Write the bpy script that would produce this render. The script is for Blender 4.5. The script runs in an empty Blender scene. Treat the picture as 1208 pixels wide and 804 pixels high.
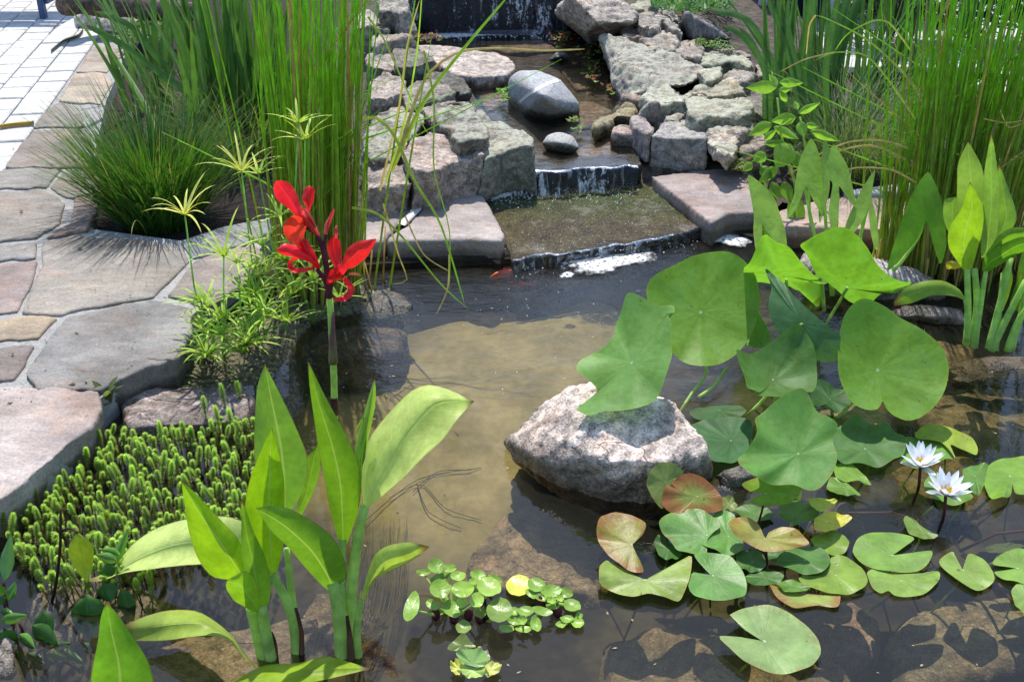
import bpy, bmesh, math, random
from mathutils import Vector, noise, Matrix
R = math.radians
scene = bpy.context.scene
COL = scene.collection

# ------------------------------------------------------------------ camera
CAM_H, PITCH, FPX = 1.5, 27.7, 1295.0
cam_d = bpy.data.cameras.new('camera'); cam = bpy.data.objects.new('camera', cam_d); COL.objects.link(cam)
cam.location = (0, 0, CAM_H); cam.rotation_euler = (R(90 - PITCH), 0, 0)
cam_d.sensor_width = 36; cam_d.lens = 36 * FPX / 1208; cam_d.clip_start = .05; cam_d.clip_end = 500
scene.camera = cam
# ------------------------------------------------------------------ light
SUN_EL, SUN_AZ = 62.0, -6.0          # azimuth from +Y, negative = to the left
sv = Vector((math.sin(R(SUN_AZ)) * math.cos(R(SUN_EL)), math.cos(R(SUN_AZ)) * math.cos(R(SUN_EL)), math.sin(R(SUN_EL))))
w = bpy.data.worlds.new('World'); scene.world = w; w.use_nodes = True
wn = w.node_tree.nodes; wl = w.node_tree.links
sky = wn.new('ShaderNodeTexSky'); sky.sky_type = 'NISHITA'; sky.sun_disc = False
sky.sun_elevation = R(SUN_EL); sky.sun_rotation = R(SUN_AZ)
sky.air_density = 1.0; sky.dust_density = .8; sky.ozone_density = 1.8
wl.new(sky.outputs[0], wn['Background'].inputs[0]); wn['Background'].inputs[1].default_value = .15
sl = bpy.data.lights.new('sun', 'SUN'); sl.energy = 3.4; sl.angle = R(.53); sl.color = (1, .95, .87)
so = bpy.data.objects.new('sun', sl); COL.objects.link(so); so.location = (0, 0, 10)
so.rotation_euler = sv.to_track_quat('Z', 'Y').to_euler()
vs = scene.view_settings; vs.view_transform = 'Standard'; vs.look = 'None'; vs.gamma = 1; vs.exposure = .92
vs.use_curve_mapping = False
cy = scene.cycles
cy.max_bounces = 8; cy.diffuse_bounces = 3; cy.glossy_bounces = 3; cy.transmission_bounces = 4
cy.transparent_max_bounces = 16; cy.caustics_reflective = False; cy.caustics_refractive = False
cy.use_denoising = True; cy.sample_clamp_indirect = 6

# ------------------------------------------------------------------ pixel rays (photo is 1208 x 804)
cp, sp = math.cos(R(PITCH)), math.sin(R(PITCH))
FW, UP, RT, CAM = Vector((0, cp, -sp)), Vector((0, sp, cp)), Vector((1, 0, 0)), Vector((0, 0, CAM_H))
def ray(px, py): return FW + RT * ((px - 604) / FPX) + UP * ((402 - py) / FPX)
def P(px, py, z=0.0):
    d = ray(px, py); return CAM + d * ((z - CAM_H) / d.z)
def D(px, py, y):
    d = ray(px, py); return CAM + d * (y / d.y)
def PL(px, py, c, n):
    d = ray(px, py); return CAM + d * ((c - CAM).dot(n) / d.dot(n))
def K(ox, oy, s, pts): return [(ox + p[0] / s, oy + p[1] / s) + tuple(p[2:]) for p in pts]
def crop(ox, oy, s): return lambda *pts: K(ox, oy, s, pts)

def catmull(pts, n, closed=False, tens=.42):
    """n points at even arc length along a smooth curve through pts"""
    m = len(pts); pts = [Vector(p) for p in pts]; out = []
    segs = m if closed else m - 1
    for i in range(segs):
        g = (lambda k: pts[k % m]) if closed else (lambda k: pts[max(0, min(m - 1, k))])
        p0, p1, p2, p3 = g(i - 1), g(i), g(i + 1), g(i + 2)
        L = (p2 - p1).length
        t1, t2 = (p2 - p0) * tens, (p3 - p1) * tens
        for t in (t1, t2):
            if t.length > L * 1.1: t *= L * 1.1 / t.length
        for k in range(8):
            s = k / 8; a = s * s; b = a * s
            out.append(p1 * (2*b - 3*a + 1) + t1 * (b - 2*a + s) + p2 * (3*a - 2*b) + t2 * (b - a))
    if not closed: out.append(pts[-1])
    else: out.append(out[0])
    cum = [0]
    for i in range(1, len(out)): cum.append(cum[-1] + (out[i] - out[i-1]).length)
    res = []; j = 0; cnt = n if closed else n - 1
    for k in range(n):
        d = cum[-1] * k / cnt
        while j < len(cum) - 2 and cum[j+1] < d: j += 1
        f = (d - cum[j]) / max(1e-9, cum[j+1] - cum[j]); res.append(out[j].lerp(out[j+1], min(1, f)))
    return res

# ------------------------------------------------------------------ objects
class MB:
    def __init__(s): s.v, s.f, s.uv = [], [], []
    def vert(s, p, u=(.5, .5)): s.v.append(tuple(p)); s.uv.append(u); return len(s.v) - 1
    def build(s, name, material, parent=None, smooth=True, color=None):
        me = bpy.data.meshes.new(name); me.from_pydata(s.v, [], s.f)
        l = me.uv_layers.new(name='UVMap')
        vi = [0] * len(me.loops); me.loops.foreach_get('vertex_index', vi)
        l.data.foreach_set('uv', [c for i in vi for c in s.uv[i]])
        if smooth: me.polygons.foreach_set('use_smooth', [True] * len(me.polygons))
        me.update()
        return link(name, me, material, parent, color)
def link(name, me, material, parent=None, color=None):
    o = bpy.data.objects.new(name, me); COL.objects.link(o)
    if material: me.materials.append(material)
    if parent: o.parent = parent; o.matrix_parent_inverse = Matrix.Translation(-parent.location)
    if color: o.color = tuple(color) + ((1,) if len(color) == 3 else ())
    return o
def empty(name, loc):
    o = bpy.data.objects.new(name, None); COL.objects.link(o); o.location = loc; o.empty_display_size = .05; return o
def tag(o, label, cat, group=None, kind=None):
    o['label'] = label; o['category'] = cat
    if group: o['group'] = group
    if kind: o['kind'] = kind
    return o
def struct(o): o['kind'] = 'structure'; return o

def tube(mb, pts, rads, sides=6, uvv=None, cap=True):
    n = len(pts); pts = [Vector(p) for p in pts]; ref = None; rings = []
    for i, p in enumerate(pts):
        t = (pts[min(n-1, i+1)] - pts[max(0, i-1)]).normalized()
        if ref is None: ref = Vector((1, 0, 0)) if abs(t.x) < .8 else Vector((0, 1, 0))
        a = (ref - t * ref.dot(t)).normalized(); b = t.cross(a); ref = a
        r = rads[i] if hasattr(rads, '__len__') else rads
        rings.append([mb.vert(p + (a * math.cos(q) + b * math.sin(q)) * r, (k / sides, i / (n-1))) for k, q in
                      enumerate([2 * math.pi * k / sides for k in range(sides)])])
    for i in range(n - 1):
        for k in range(sides):
            mb.f.append((rings[i][k], rings[i][(k+1) % sides], rings[i+1][(k+1) % sides], rings[i+1][k]))
    if cap: mb.f.append(tuple(reversed(rings[0]))); mb.f.append(tuple(rings[-1]))
def stalk(mb, px, y0, y1, r0, r1, n=10, sides=7):
    """tube through photo points with the depth going from y0 to y1"""
    c = catmull(px, n); tube(mb, [D(c[i].x, c[i].y, y0 + (y1-y0) * i / (n-1)) for i in range(n)], [r0 + (r1-r0) * i / (n-1) for i in range(n)], sides)

def grid_faces(mb, rows):
    for i in range(len(rows) - 1):
        for k in range(len(rows[i]) - 1):
            mb.f.append((rows[i][k], rows[i][k+1], rows[i+1][k+1], rows[i+1][k]))
US = [-1, -.75, -.5, -.25, -.08, .08, .25, .5, .75, 1]
def blade_lmr(mb, L, Rr, yb, yt, M=None, dl=0., dr=0., n=18, bow=0., curve=1.0, wav=0., seed=0):
    """broad leaf: left edge, right edge (and midrib) traced base to tip; depth yb at the base to yt at the tip"""
    L, Rr = catmull(L, n), catmull(Rr, n)
    M = catmull(M, n) if M else [(a + b) / 2 for a, b in zip(L, Rr)]
    rows = []
    for i in range(n):
        v = i / (n - 1); y = yb + (yt - yb) * v ** curve + bow * math.sin(math.pi * v); wd = math.sin(math.pi * min(1, v * .9 + .1))
        l, m, r = D(L[i].x, L[i].y, y + dl * wd), D(M[i].x, M[i].y, y), D(Rr[i].x, Rr[i].y, y + dr * wd)
        row = []
        for u in US:
            e = l if u < 0 else r; a = abs(u); q = m.lerp(e, a)
            q = q + FW * ((dl if u < 0 else dr) * wd * (a * a - a) * .8 + wav * a * a * math.sin(v * 17 + seed + (2.1 if u < 0 else 0)))
            row.append(mb.vert(q, (u * .5 + .5, v)))
        rows.append(row)
    grid_faces(mb, rows)
def disc(mb, c_px, out, c, n, cup=0., wave=0., seed=0, rings=8, nseg=72, freq=(3, 5), tens=.42, pleat=0., npl=11):
    """round leaf traced around its outline on the plane through c with normal n"""
    n = Vector(n).normalized(); rnd = random.Random(seed); ph = [rnd.uniform(0, 6.28) for _ in range(3)]
    o = catmull(out, nseg, True, tens); ce = Vector(c_px[:2]); rmax = max((p - ce).length for p in o)
    R0 = (PL(c_px[0] + rmax, c_px[1], c, n) - c).length
    cv = mb.vert(c, (.5, .5)); prev = None
    for t in range(1, rings + 1):
        s = t / rings; ring = []
        for k, p in enumerate(o):
            q = ce.lerp(p, s); w3 = PL(q.x, q.y, c, n); a = 2 * math.pi * k / nseg
            rr = (w3 - c).length / R0
            h = cup * rr * rr + pleat * rr * (1 - .5 * rr) * math.cos(a * npl + ph[0]) + wave * rr * rr * (math.sin(freq[0]*a + ph[0]) + .6 * math.sin(freq[1]*a + ph[1]) + .3 * math.sin(9*a + ph[2]))
            ang = math.atan2(-(q.y - ce.y), q.x - ce.x)
            ring.append(mb.vert(w3 + n * h, (.5 + .5 * s * math.cos(ang), .5 + .5 * s * math.sin(ang))))
        for k in range(nseg):
            k2 = (k + 1) % nseg
            if prev is None: mb.f.append((cv, ring[k2], ring[k]))
            else: mb.f.append((prev[k], prev[k2], ring[k2], ring[k]))
        prev = ring
def blade(mb, base, az, length, lean, droop, wd, segs=6, rnd=random, tip=.15, fold=0.):
    """grass blade / strap leaf: leaves the ground at `lean` from upright towards az and bends over by `droop`"""
    p = Vector(base); th = lean; out = Vector((math.cos(az), math.sin(az), 0))
    ta = az + math.pi/2 + rnd.uniform(-.7, .7); side = Vector((math.cos(ta), math.sin(ta), 0)); rows = []
    for i in range(segs + 1):
        v = i / segs; ww = wd * .5 * (1 - (1 - tip) * v ** 2.2) if v < .999 else wd * .03
        if fold:
            nrm = side.cross(out * math.sin(th) + Vector((0, 0, math.cos(th))))
            rows.append([mb.vert(p - side * ww, (0, v)), mb.vert(p + nrm * ww * fold, (.5, v)), mb.vert(p + side * ww, (1, v))])
        else: rows.append([mb.vert(p - side * ww, (0, v)), mb.vert(p + side * ww, (1, v))])
        p = p + (out * math.sin(th) + Vector((0, 0, math.cos(th)))) * (length / segs); th += droop / segs * (.4 + 1.2 * v)
    grid_faces(mb, rows)
def ribbon(mb, px, y0, y1, w0, w1, n=14, pitch=.5, yfun=None):
    """strap leaf along photo points"""
    c = catmull(px, n); pts = [D(c[i].x, c[i].y, y0 + (y1-y0) * i / (n-1)) for i in range(n)]; rows = []
    for i, p in enumerate(pts):
        t = (pts[min(n-1, i+1)] - pts[max(0, i-1)]).normalized()
        s = t.cross((FW + Vector((0, 0, pitch - 1)) * .3).normalized()).normalized(); v = i / (n-1)
        ww = (w0 + (w1 - w0) * v) * (.5 if v < .98 else .1)
        rows.append([mb.vert(p - s*ww, (0, v)), mb.vert(p - FW*ww*.35, (.5, v)), mb.vert(p + s*ww, (1, v))])
    grid_faces(mb, rows)

# ------------------------------------------------------------------ stones
def finish_rock(bm, name, material, voxel, rough, seed, smooth, color, scale=1.0, strata=0.):
    bmesh.ops.recalc_face_normals(bm, faces=bm.faces)
    me = bpy.data.meshes.new(name); bm.to_mesh(me); bm.free()
    o = bpy.data.objects.new(name, me); COL.objects.link(o)
    md = o.modifiers.new('r', 'REMESH'); md.mode = 'VOXEL'; md.voxel_size = voxel
    ev = o.evaluated_get(bpy.context.evaluated_depsgraph_get())
    m2 = bpy.data.meshes.new_from_object(ev); o.modifiers.clear(); o.data = m2; bpy.data.meshes.remove(me); m2.name = name
    bm = bmesh.new(); bm.from_mesh(m2)
    for _ in range(smooth): bmesh.ops.smooth_vert(bm, verts=bm.verts, factor=.5, use_axis_x=True, use_axis_y=True, use_axis_z=True)
    bm.normal_update(); off = Vector((seed * 3.17, seed * 1.31, seed * 7.7))
    for v in bm.verts:
        p = v.co; q = p + off
        h = noise.noise(q * (6 / scale)) * .9 + noise.noise(q * (17 / scale)) * .6 + noise.noise(q * (44 / scale)) * .42 + noise.noise(q * (95 / scale)) * .26
        d = noise.voronoi(q * (11 / scale))[0]; h += (min(d[1] - d[0], .35) - .2) * .9
        if strata: h += strata * noise.noise(Vector((q.x * 2, q.y * 2, q.z * 70)))
        v.co = p + v.normal * (h * rough)
    bm.to_mesh(m2); bm.free()
    m2.polygons.foreach_set('use_smooth', [True] * len(m2.polygons)); m2.materials.append(material)
    o.color = tuple(color) if len(color) == 4 else tuple(color) + (0,)
    return o
def prism(pts, zb, flare, jit=0.):
    bm = bmesh.new(); n = len(pts); c = sum(pts, Vector()) / n; jr = random.Random(int(c.x * 9999)); sz = sum((p - c).length for p in pts) / n
    if jit: pts = [p + Vector((0, 0, jr.uniform(-jit, jit) * .5)) for p in pts]
    top = [bm.verts.new(p) for p in pts]
    mid = [bm.verts.new(Vector(((p.x - c.x) * (1 + flare) + c.x, (p.y - c.y) * (1 + flare) + c.y, zb)) + Vector((jr.uniform(-1, 1), jr.uniform(-1, 1), 0)) * sz * (.18 if jit else 0)) for p in pts]
    bm.faces.new(top); bm.faces.new(list(reversed(mid)))
    for i in range(n): bm.faces.new((top[i], mid[i], mid[(i+1) % n], top[(i+1) % n]))
    bmesh.ops.triangulate(bm, faces=[f for f in bm.faces if len(f.verts) > 4])
    return bm
def slab(name, px, zt, zb, material, color, voxel=.011, rough=.006, seed=0, smooth=2, flare=-.04, strata=0., scale=1., jit=0., ragged=0.):
    """stone whose upper face is traced on its own level zt (or px, py, z per corner)"""
    if ragged:
        rg = random.Random(int(px[0][0] * 7 + px[0][1] * 13)); q = []
        for a, b in zip(px, list(px[1:]) + [px[0]]):
            a2, b2 = Vector(a[:2]), Vector(b[:2]); d = b2 - a2; nv = Vector((-d.y, d.x)).normalized() if d.length > 1e-6 else Vector((0, 0)); k_ = max(1, int(d.length / 11))
            for k in range(k_): q.append(tuple(a2 + d * (k / k_) + (nv * rg.uniform(-ragged, ragged) if k else Vector((0, 0)))))
        px = q
    pts = [P(p[0], p[1], p[2] if len(p) > 2 else zt) for p in px]
    return finish_rock(prism(pts, zb, flare, jit), name, material, voxel, rough, seed, smooth, color, scale, strata)
def boulder(name, pts, material, color, voxel=.01, rough=.006, seed=0, smooth=8, scale=1.):
    """stone from the hull of world points"""
    bm = bmesh.new()
    for p in pts: bm.verts.new(p)
    r = bmesh.ops.convex_hull(bm, input=bm.verts)
    bmesh.ops.delete(bm, geom=list({g for g in r['geom_interior'] + r['geom_unused'] if isinstance(g, bmesh.types.BMVert)}), context='VERTS')
    return finish_rock(bm, name, material, voxel, rough, seed, smooth, color, scale)
# ------------------------------------------------------------------ materials
class G:
    def __init__(s, name):
        s.m = bpy.data.materials.new(name); s.m.use_nodes = True; s.nt = s.m.node_tree; s.nt.nodes.clear()
        s.out = s.nt.nodes.new('ShaderNodeOutputMaterial')
    def n(s, t, ins=None, out=0, **props):
        nd = s.nt.nodes.new('ShaderNode' + t)
        for k, v in props.items(): setattr(nd, k, v)
        for k, v in (ins or {}).items():
            if hasattr(v, 'is_output'): s.nt.links.new(v, nd.inputs[k])
            else: nd.inputs[k].default_value = v
        return nd.outputs[out]
    def math(s, op, a, b=0., clamp=False): return s.n('Math', {0: a, 1: b}, operation=op, use_clamp=clamp)
    def mul(s, a, b): return s.math('MULTIPLY', a, b)
    def step(s, x, a, b, to0=0., to1=1.): return s.n('MapRange', {0: x, 1: a, 2: b, 3: to0, 4: to1}, interpolation_type='SMOOTHSTEP')
    def mix(s, f, a, b, mode='MIX'):
        nd = s.nt.nodes.new('ShaderNodeMix'); nd.data_type = 'RGBA'; nd.blend_type = mode
        for i, v in ((0, f), (6, a), (7, b)):
            if hasattr(v, 'is_output'): s.nt.links.new(v, nd.inputs[i])
            else: nd.inputs[i].default_value = v if not isinstance(v, tuple) else (tuple(v) + (1,))[:4]
        return nd.outputs[2]
    def scale(s, col, f): return s.mix(1., col, s.n('CombineColor', {0: f, 1: f, 2: f}), 'MULTIPLY')
    def noise(s, vec, sc, det=6., rough=.6, out=0): return s.n('TexNoise', {'Vector': vec, 'Scale': sc, 'Detail': det, 'Roughness': rough}, out)
    def pos(s): return s.n('NewGeometry', out=0)
    def xyz(s, v):
        nd = s.nt.nodes.new('ShaderNodeSeparateXYZ'); s.nt.links.new(v, nd.inputs[0]); return nd.outputs
    def bump(s, h, strength, dist=.01, normal=None):
        d = {'Height': h, 'Strength': strength, 'Distance': dist}
        if normal: d['Normal'] = normal
        return s.n('Bump', d)
    def objcol(s):
        nd = s.nt.nodes.new('ShaderNodeObjectInfo'); return nd.outputs['Color'], nd.outputs['Alpha'], nd.outputs['Random']
    def end(s, sh): s.nt.links.new(sh, s.out.inputs[0]); return s.m
    def bsdf(s, col, rough=.6, normal=None, spec=.5, **kw):
        d = {'Base Color': col if hasattr(col, 'is_output') else tuple(col) + (1,), 'Roughness': rough, 'Specular IOR Level': spec}
        if normal: d['Normal'] = normal
        d.update(kw); return s.n('BsdfPrincipled', d)

def rock_mat(name, water=None, lichen=(.29, .30, .21), bumpy=1., ochre=.0, mott=1.):
    g = G(name); p = g.pos(); oc, oa, rn = g.objcol()
    n1 = g.noise(p, 7, 8, .65); n2 = g.noise(p, 34, 6, .7); n3 = g.noise(p, 190, 3, .6)
    n4 = g.noise(p, 75, 5, .75)
    col = g.scale(oc, g.step(n1, .28, .72, 1 - .4 * mott, 1 + .4 * mott)); col = g.scale(col, g.step(n2, .30, .70, 1 - .6 * mott, 1 + .5 * mott)); col = g.scale(col, g.step(n3, .3, .7, .66, 1.32)); col = g.scale(col, g.step(n4, .43, .30, 1., .25))
    col = g.mix(g.step(n4, .60, .68, 0, .45), col, (.46, .45, .42))
    warm = g.step(g.noise(p, 11, 4, .5), .5, .7, 0, .45); col = g.mix(warm, col, g.mix(1., col, (1.25, .98, .78), 'MULTIPLY'))
    nz = g.xyz(g.n('NewGeometry', out=1))[2]
    lp = g.math('ADD', g.noise(p, 16, 8, .72), g.mul(g.noise(p, 60, 4, .6), .25))
    th = g.n('MapRange', {0: oa, 1: 0., 2: 1., 3: .86, 4: .48})
    lm = g.mul(g.step(g.math('SUBTRACT', lp, th), -.02, .06), g.step(nz, -.1, .5)); lm = g.mul(lm, g.step(oa, 0., .05))
    col = g.mix(g.mul(lm, .62), col, g.mix(g.step(n4, .3, .7), lichen, (.45, .46, .38)))
    rough = .82
    # dark hair cracks
    cr = g.n('TexVoronoi', {'Vector': g.n('VectorMath', {0: p, 1: g.n('VectorMath', {0: g.noise(p, 9, 4, .6, 1), 1: (.1, .1, .1)}, operation='MULTIPLY')}, operation='ADD'), 'Scale': 9.}, feature='DISTANCE_TO_EDGE')
    ck = g.mul(g.step(cr, .0, .03, 1, 0), g.step(n1, .45, .6)); col = g.mix(g.mul(ck, .3), col, (.035, .03, .027))
    if water is not None:
        z = g.xyz(p)[2]; zz = g.math('ADD', z, g.math('ADD', g.mul(g.math('SUBTRACT', n1, .5), .09), g.mul(g.math('SUBTRACT', n2, .5), .04)))
        wet = g.step(zz, water + .012, water + (.095 if water < .1 else .045), 1, 0); col = g.mix(wet, col, g.mix(1., col, (.34, .31, .27), 'MULTIPLY'))
        rough = g.n('MapRange', {0: wet, 3: .82, 4: .22})
    h = g.math('ADD', g.math('ADD', g.mul(n2, .6), g.mul(n3, .3)), g.mul(n4, .5)); h = g.math('SUBTRACT', h, g.mul(ck, .5)); h = g.math('ADD', h, g.mul(lm, .12))
    return g.end(g.bsdf(col, rough, g.bump(h, .75 * bumpy, .012), .35))
GRANITE = rock_mat('speckled_granite', .135, mott=.25); ROCK = rock_mat('weathered_stone'); ROCK_POND = rock_mat('stone_at_the_waterline', .0); ROCK_BOULDER = rock_mat('boulder_stone', .035); ROCK_STREAM = rock_mat('stone_in_the_stream', .135)
def flag_mat():
    g = G('flagstone'); p = g.pos(); oc, oa, rn = g.objcol()
    st = g.n('Mapping', {0: p, 3: (3., 9., 3.), 2: (0, 0, .5)})
    n1 = g.noise(p, 4.5, 7, .65); n2 = g.noise(st, 4, 8, .7); n3 = g.noise(p, 140, 4, .65); n4 = g.noise(p, 26, 6, .7)
    n0 = g.noise(g.n('Mapping', {0: p, 3: (1., 1.6, 1.), 2: (0, 0, .7)}), 2.6, 4, .6)
    col = g.mix(g.step(n0, .48, .64, 0, .6), oc, g.mix(1., oc, (.72, .66, .60), 'MULTIPLY')); col = g.mix(g.step(n0, .46, .34, 0, .5), col, g.mix(1., col, (1.25, 1.18, 1.05), 'MULTIPLY'))
    col = g.scale(col, g.step(n1, .3, .7, .72, 1.25)); col = g.scale(col, g.step(n2, .3, .7, .86, 1.15)); col = g.scale(col, g.step(n3, .3, .7, .8, 1.18))
    col = g.mix(g.step(g.noise(p, 6, 5, .6), .5, .68, 0, .5), col, g.mix(1., col, (1.22, .95, .78), 'MULTIPLY'))
    n5 = g.noise(p, 60, 6, .78); col = g.scale(col, g.step(n5, .40, .30, 1., .5)); col = g.mix(g.step(n5, .62, .70, 0, .5), col, (.45, .44, .41))
    col = g.mix(g.step(n4, .62, .7, 0, .45), col, (.44, .43, .41))
    col = g.mix(g.step(n4, .36, .3, 0, .5), col, g.mix(1., col, (.5, .48, .46), 'MULTIPLY'))
    z = g.xyz(p)[2]; wet = g.step(g.math('ADD', z, g.mul(n1, .05)), .06, .085, 1, 0); col = g.mix(wet, col, g.mix(1., col, (.5, .47, .43), 'MULTIPLY'))
    h = g.math('ADD', g.mul(n4, .7), g.math('ADD', g.mul(n3, .25), g.mul(n5, .5))); h = g.math('ADD', h, g.mul(n2, .6))
    return g.end(g.bsdf(col, .78, g.bump(h, .5, .008), .3))
FLAG = flag_mat()
def simple(name, c, var=.3, sc=20., rough=.85, b=.4, c2=None, spec=.3):
    g = G(name); p = g.pos(); n1 = g.noise(p, sc, 8, .7); n2 = g.noise(p, sc * 6, 4, .6)
    col = g.mix(g.step(n1, .35, .65), c, c2 or tuple(x * (1 + var) for x in c)); col = g.scale(col, g.step(n2, .3, .7, 1 - var, 1 + var))
    return g.end(g.bsdf(col, rough, g.bump(g.math('ADD', n1, g.mul(n2, .5)), b, .01), spec))
SOIL = simple('dark_soil', (.011, .007, .0045), .5, 30, .95, 1., (.024, .016, .010))
MORTAR = simple('mortar', (.25, .245, .235), .2, 40, .9, .6, (.33, .325, .31))
PAVER = simple('concrete_paver', (.40, .395, .38), .14, 5, .85, .25, (.50, .49, .47))
LITTER = simple('damp_leaf_litter', (.045, .038, .02), .6, 60, .8, 1., (.17, .15, .085))
WOODM = simple('weathered_wood', (.05, .035, .025), .4, 25, .8, .6, (.13, .10, .075))
BLUEM = simple('blue_paint', (.035, .075, .15), .15, 20, .4, .1)
WHITEP = simple('white_plastic', (.55, .60, .66), .05, 8, .35, .05)
NAVY = simple('navy_glaze', (.012, .016, .05), .2, 8, .3, .05)
CANVAS = simple('canvas', (.35, .33, .28), .1, 60, .9, .2)

def bottom_mat():
    g = G('pond_bottom'); p = g.pos(); n1 = g.noise(p, 3, 7, .65); n2 = g.noise(p, 22, 6, .7)
    col = g.mix(g.step(n1, .38, .62), (.014, .012, .012), (.058, .048, .028)); col = g.scale(col, g.step(n2, .3, .7, .7, 1.3))
    return g.end(g.bsdf(col, .9, g.bump(n1, .2, .01), .1))
BOTTOM = bottom_mat()
def silt_mat():
    g = G('olive_silt'); p = g.pos(); n1 = g.noise(p, 4, 6, .6); n2 = g.noise(p, 30, 5, .7)
    col = g.mix(g.step(n1, .35, .65), (.20, .165, .075), (.30, .25, .13)); col = g.scale(col, g.step(n2, .3, .7, .85, 1.12))
    col = g.mix(g.step(g.noise(g.n('Mapping', {0: p, 3: (1., .6, 1.)}), 9, 6, .65), .50, .70, 0, .45), col, (.11, .09, .03))
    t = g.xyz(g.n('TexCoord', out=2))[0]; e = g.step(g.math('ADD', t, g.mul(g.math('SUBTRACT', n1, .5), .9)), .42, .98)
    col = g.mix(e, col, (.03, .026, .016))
    return g.end(g.bsdf(col, .95, None, .05))
SILT = silt_mat()
SUNK = rock_mat('sunken_stone', None, (.2, .18, .08))
def water_mat(name, tint, ripple, near=None, turb=.05):
    g = G(name); p = g.pos()
    sp_ = g.n('Mapping', {0: p, 3: (1., 1.7, 1.)})
    n1 = g.noise(sp_, 9, 3, .5); n2 = g.noise(sp_, 32, 3, .55); h = g.math('ADD', n1, g.mul(n2, .35))
    if near:
        d = g.n('VectorMath', {0: p, 1: near}, 1, operation='DISTANCE'); k = g.step(d, .25, 1.5, 1., .07)
        n3 = g.noise(sp_, 60, 3, .6); h = g.math('ADD', h, g.mul(n3, g.mul(k, .35)))
        h = g.mul(h, k)
    nb = g.bump(h, ripple, .03)
    fr = g.n('Fresnel', {'IOR': 1.34, 'Normal': nb})
    tr = g.n('BsdfTransparent', {'Color': tint + (1,)}); gl = g.n('BsdfGlossy', {'Color': (1, 1, 1, 1), 'Roughness': .015, 'Normal': nb})
    murk = g.n('MixShader', {0: turb, 1: tr, 2: g.n('BsdfDiffuse', {'Color': (.15, .15, .10, 1)})})
    return g.end(g.n('MixShader', {0: fr, 1: murk, 2: gl}))
def fall_mat(name, amount=.5, sc=(70, 70, 9), clus=1.2):
    g = G(name); p = g.pos(); st = g.n('Mapping', {0: p, 3: sc})
    n1 = g.noise(st, 1., 5, .7); n2 = g.noise(p, 70, 4, .75); big = g.noise(g.n('Mapping', {0: p, 3: (sc[0] * .22, 4., 2.)}), 1., 3, .6)
    m = g.math('ADD', g.math('ADD', g.mul(n1, .6), g.mul(n2, .42)), g.mul(g.math('SUBTRACT', big, .5), clus))
    k = g.step(m, .70 - .2 * amount, .82 - .2 * amount); nb = g.bump(m, .45, .02)
    fr = g.n('Fresnel', {'IOR': 1.34, 'Normal': nb})
    body = g.n('MixShader', {0: .55, 1: g.n('BsdfTransparent', {'Color': (.75, .78, .85, 1)}), 2: g.bsdf((.012, .015, .024), .25, nb, .15)})
    a = g.n('MixShader', {0: fr, 1: body, 2: g.n('BsdfGlossy', {'Color': (.7, .72, .78, 1), 'Roughness': .05, 'Normal': nb})})
    wh = g.bsdf((.7, .73, .78), .4)
    return g.end(g.n('MixShader', {0: g.mul(k, .9), 1: a, 2: wh}))
def foam_mat():
    g = G('foam'); p = g.pos(); v = g.n('TexVoronoi', {'Vector': p, 'Scale': 110.}, feature='F1'); n = g.noise(p, 45, 5, .7)
    v2 = g.n('TexVoronoi', {'Vector': p, 'Scale': 60.}, feature='F1')
    hole = g.step(g.math('ADD', v2, g.mul(g.math('SUBTRACT', n, .5), 1.1)), .36, .2)
    u = g.xyz(g.n('TexCoord', out=2)); r = u[0]
    edge = g.step(g.math('ADD', r, g.mul(g.math('SUBTRACT', n, .5), 1.1)), .55, .98, 1, 0)
    f = g.mul(g.mul(edge, .9), g.math('SUBTRACT', 1., g.mul(hole, .8)))
    return g.end(g.n('MixShader', {0: f, 1: g.n('BsdfTransparent', {}), 2: g.bsdf((.66, .67, .68), .7, g.bump(v, -1., .012))}))
FOAM = foam_mat()
def algae_mat():
    g = G('algae_covered_stone'); p = g.pos(); n1 = g.noise(p, 8, 7, .7); n2 = g.noise(p, 45, 6, .75); n3 = g.noise(p, 150, 4, .7)
    col = g.mix(g.step(n1, .36, .66), (.048, .032, .008), (.125, .092, .03)); 
    yy = g.xyz(p)[1]; gk = g.mul(g.step(g.math('ADD', yy, g.mul(n1, .4)), 3.85, 4.12), g.step(n2, .35, .6)); col = g.mix(g.mul(gk, .8), col, (.030, .085, .008))
    col = g.mix(g.step(g.noise(p, 5, 5, .6), .53, .68, 0, .6), col, (.30, .27, .21))
    col = g.scale(col, g.step(n2, .3, .7, .55, 1.45)); col = g.mix(g.step(n3, .56, .62, 0, .7), col, (.42, .38, .28))
    return g.end(g.bsdf(col, .4, g.bump(g.math('ADD', n2, g.mul(n3, .6)), 1., .02), .35))
ALGAE = algae_mat()

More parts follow.
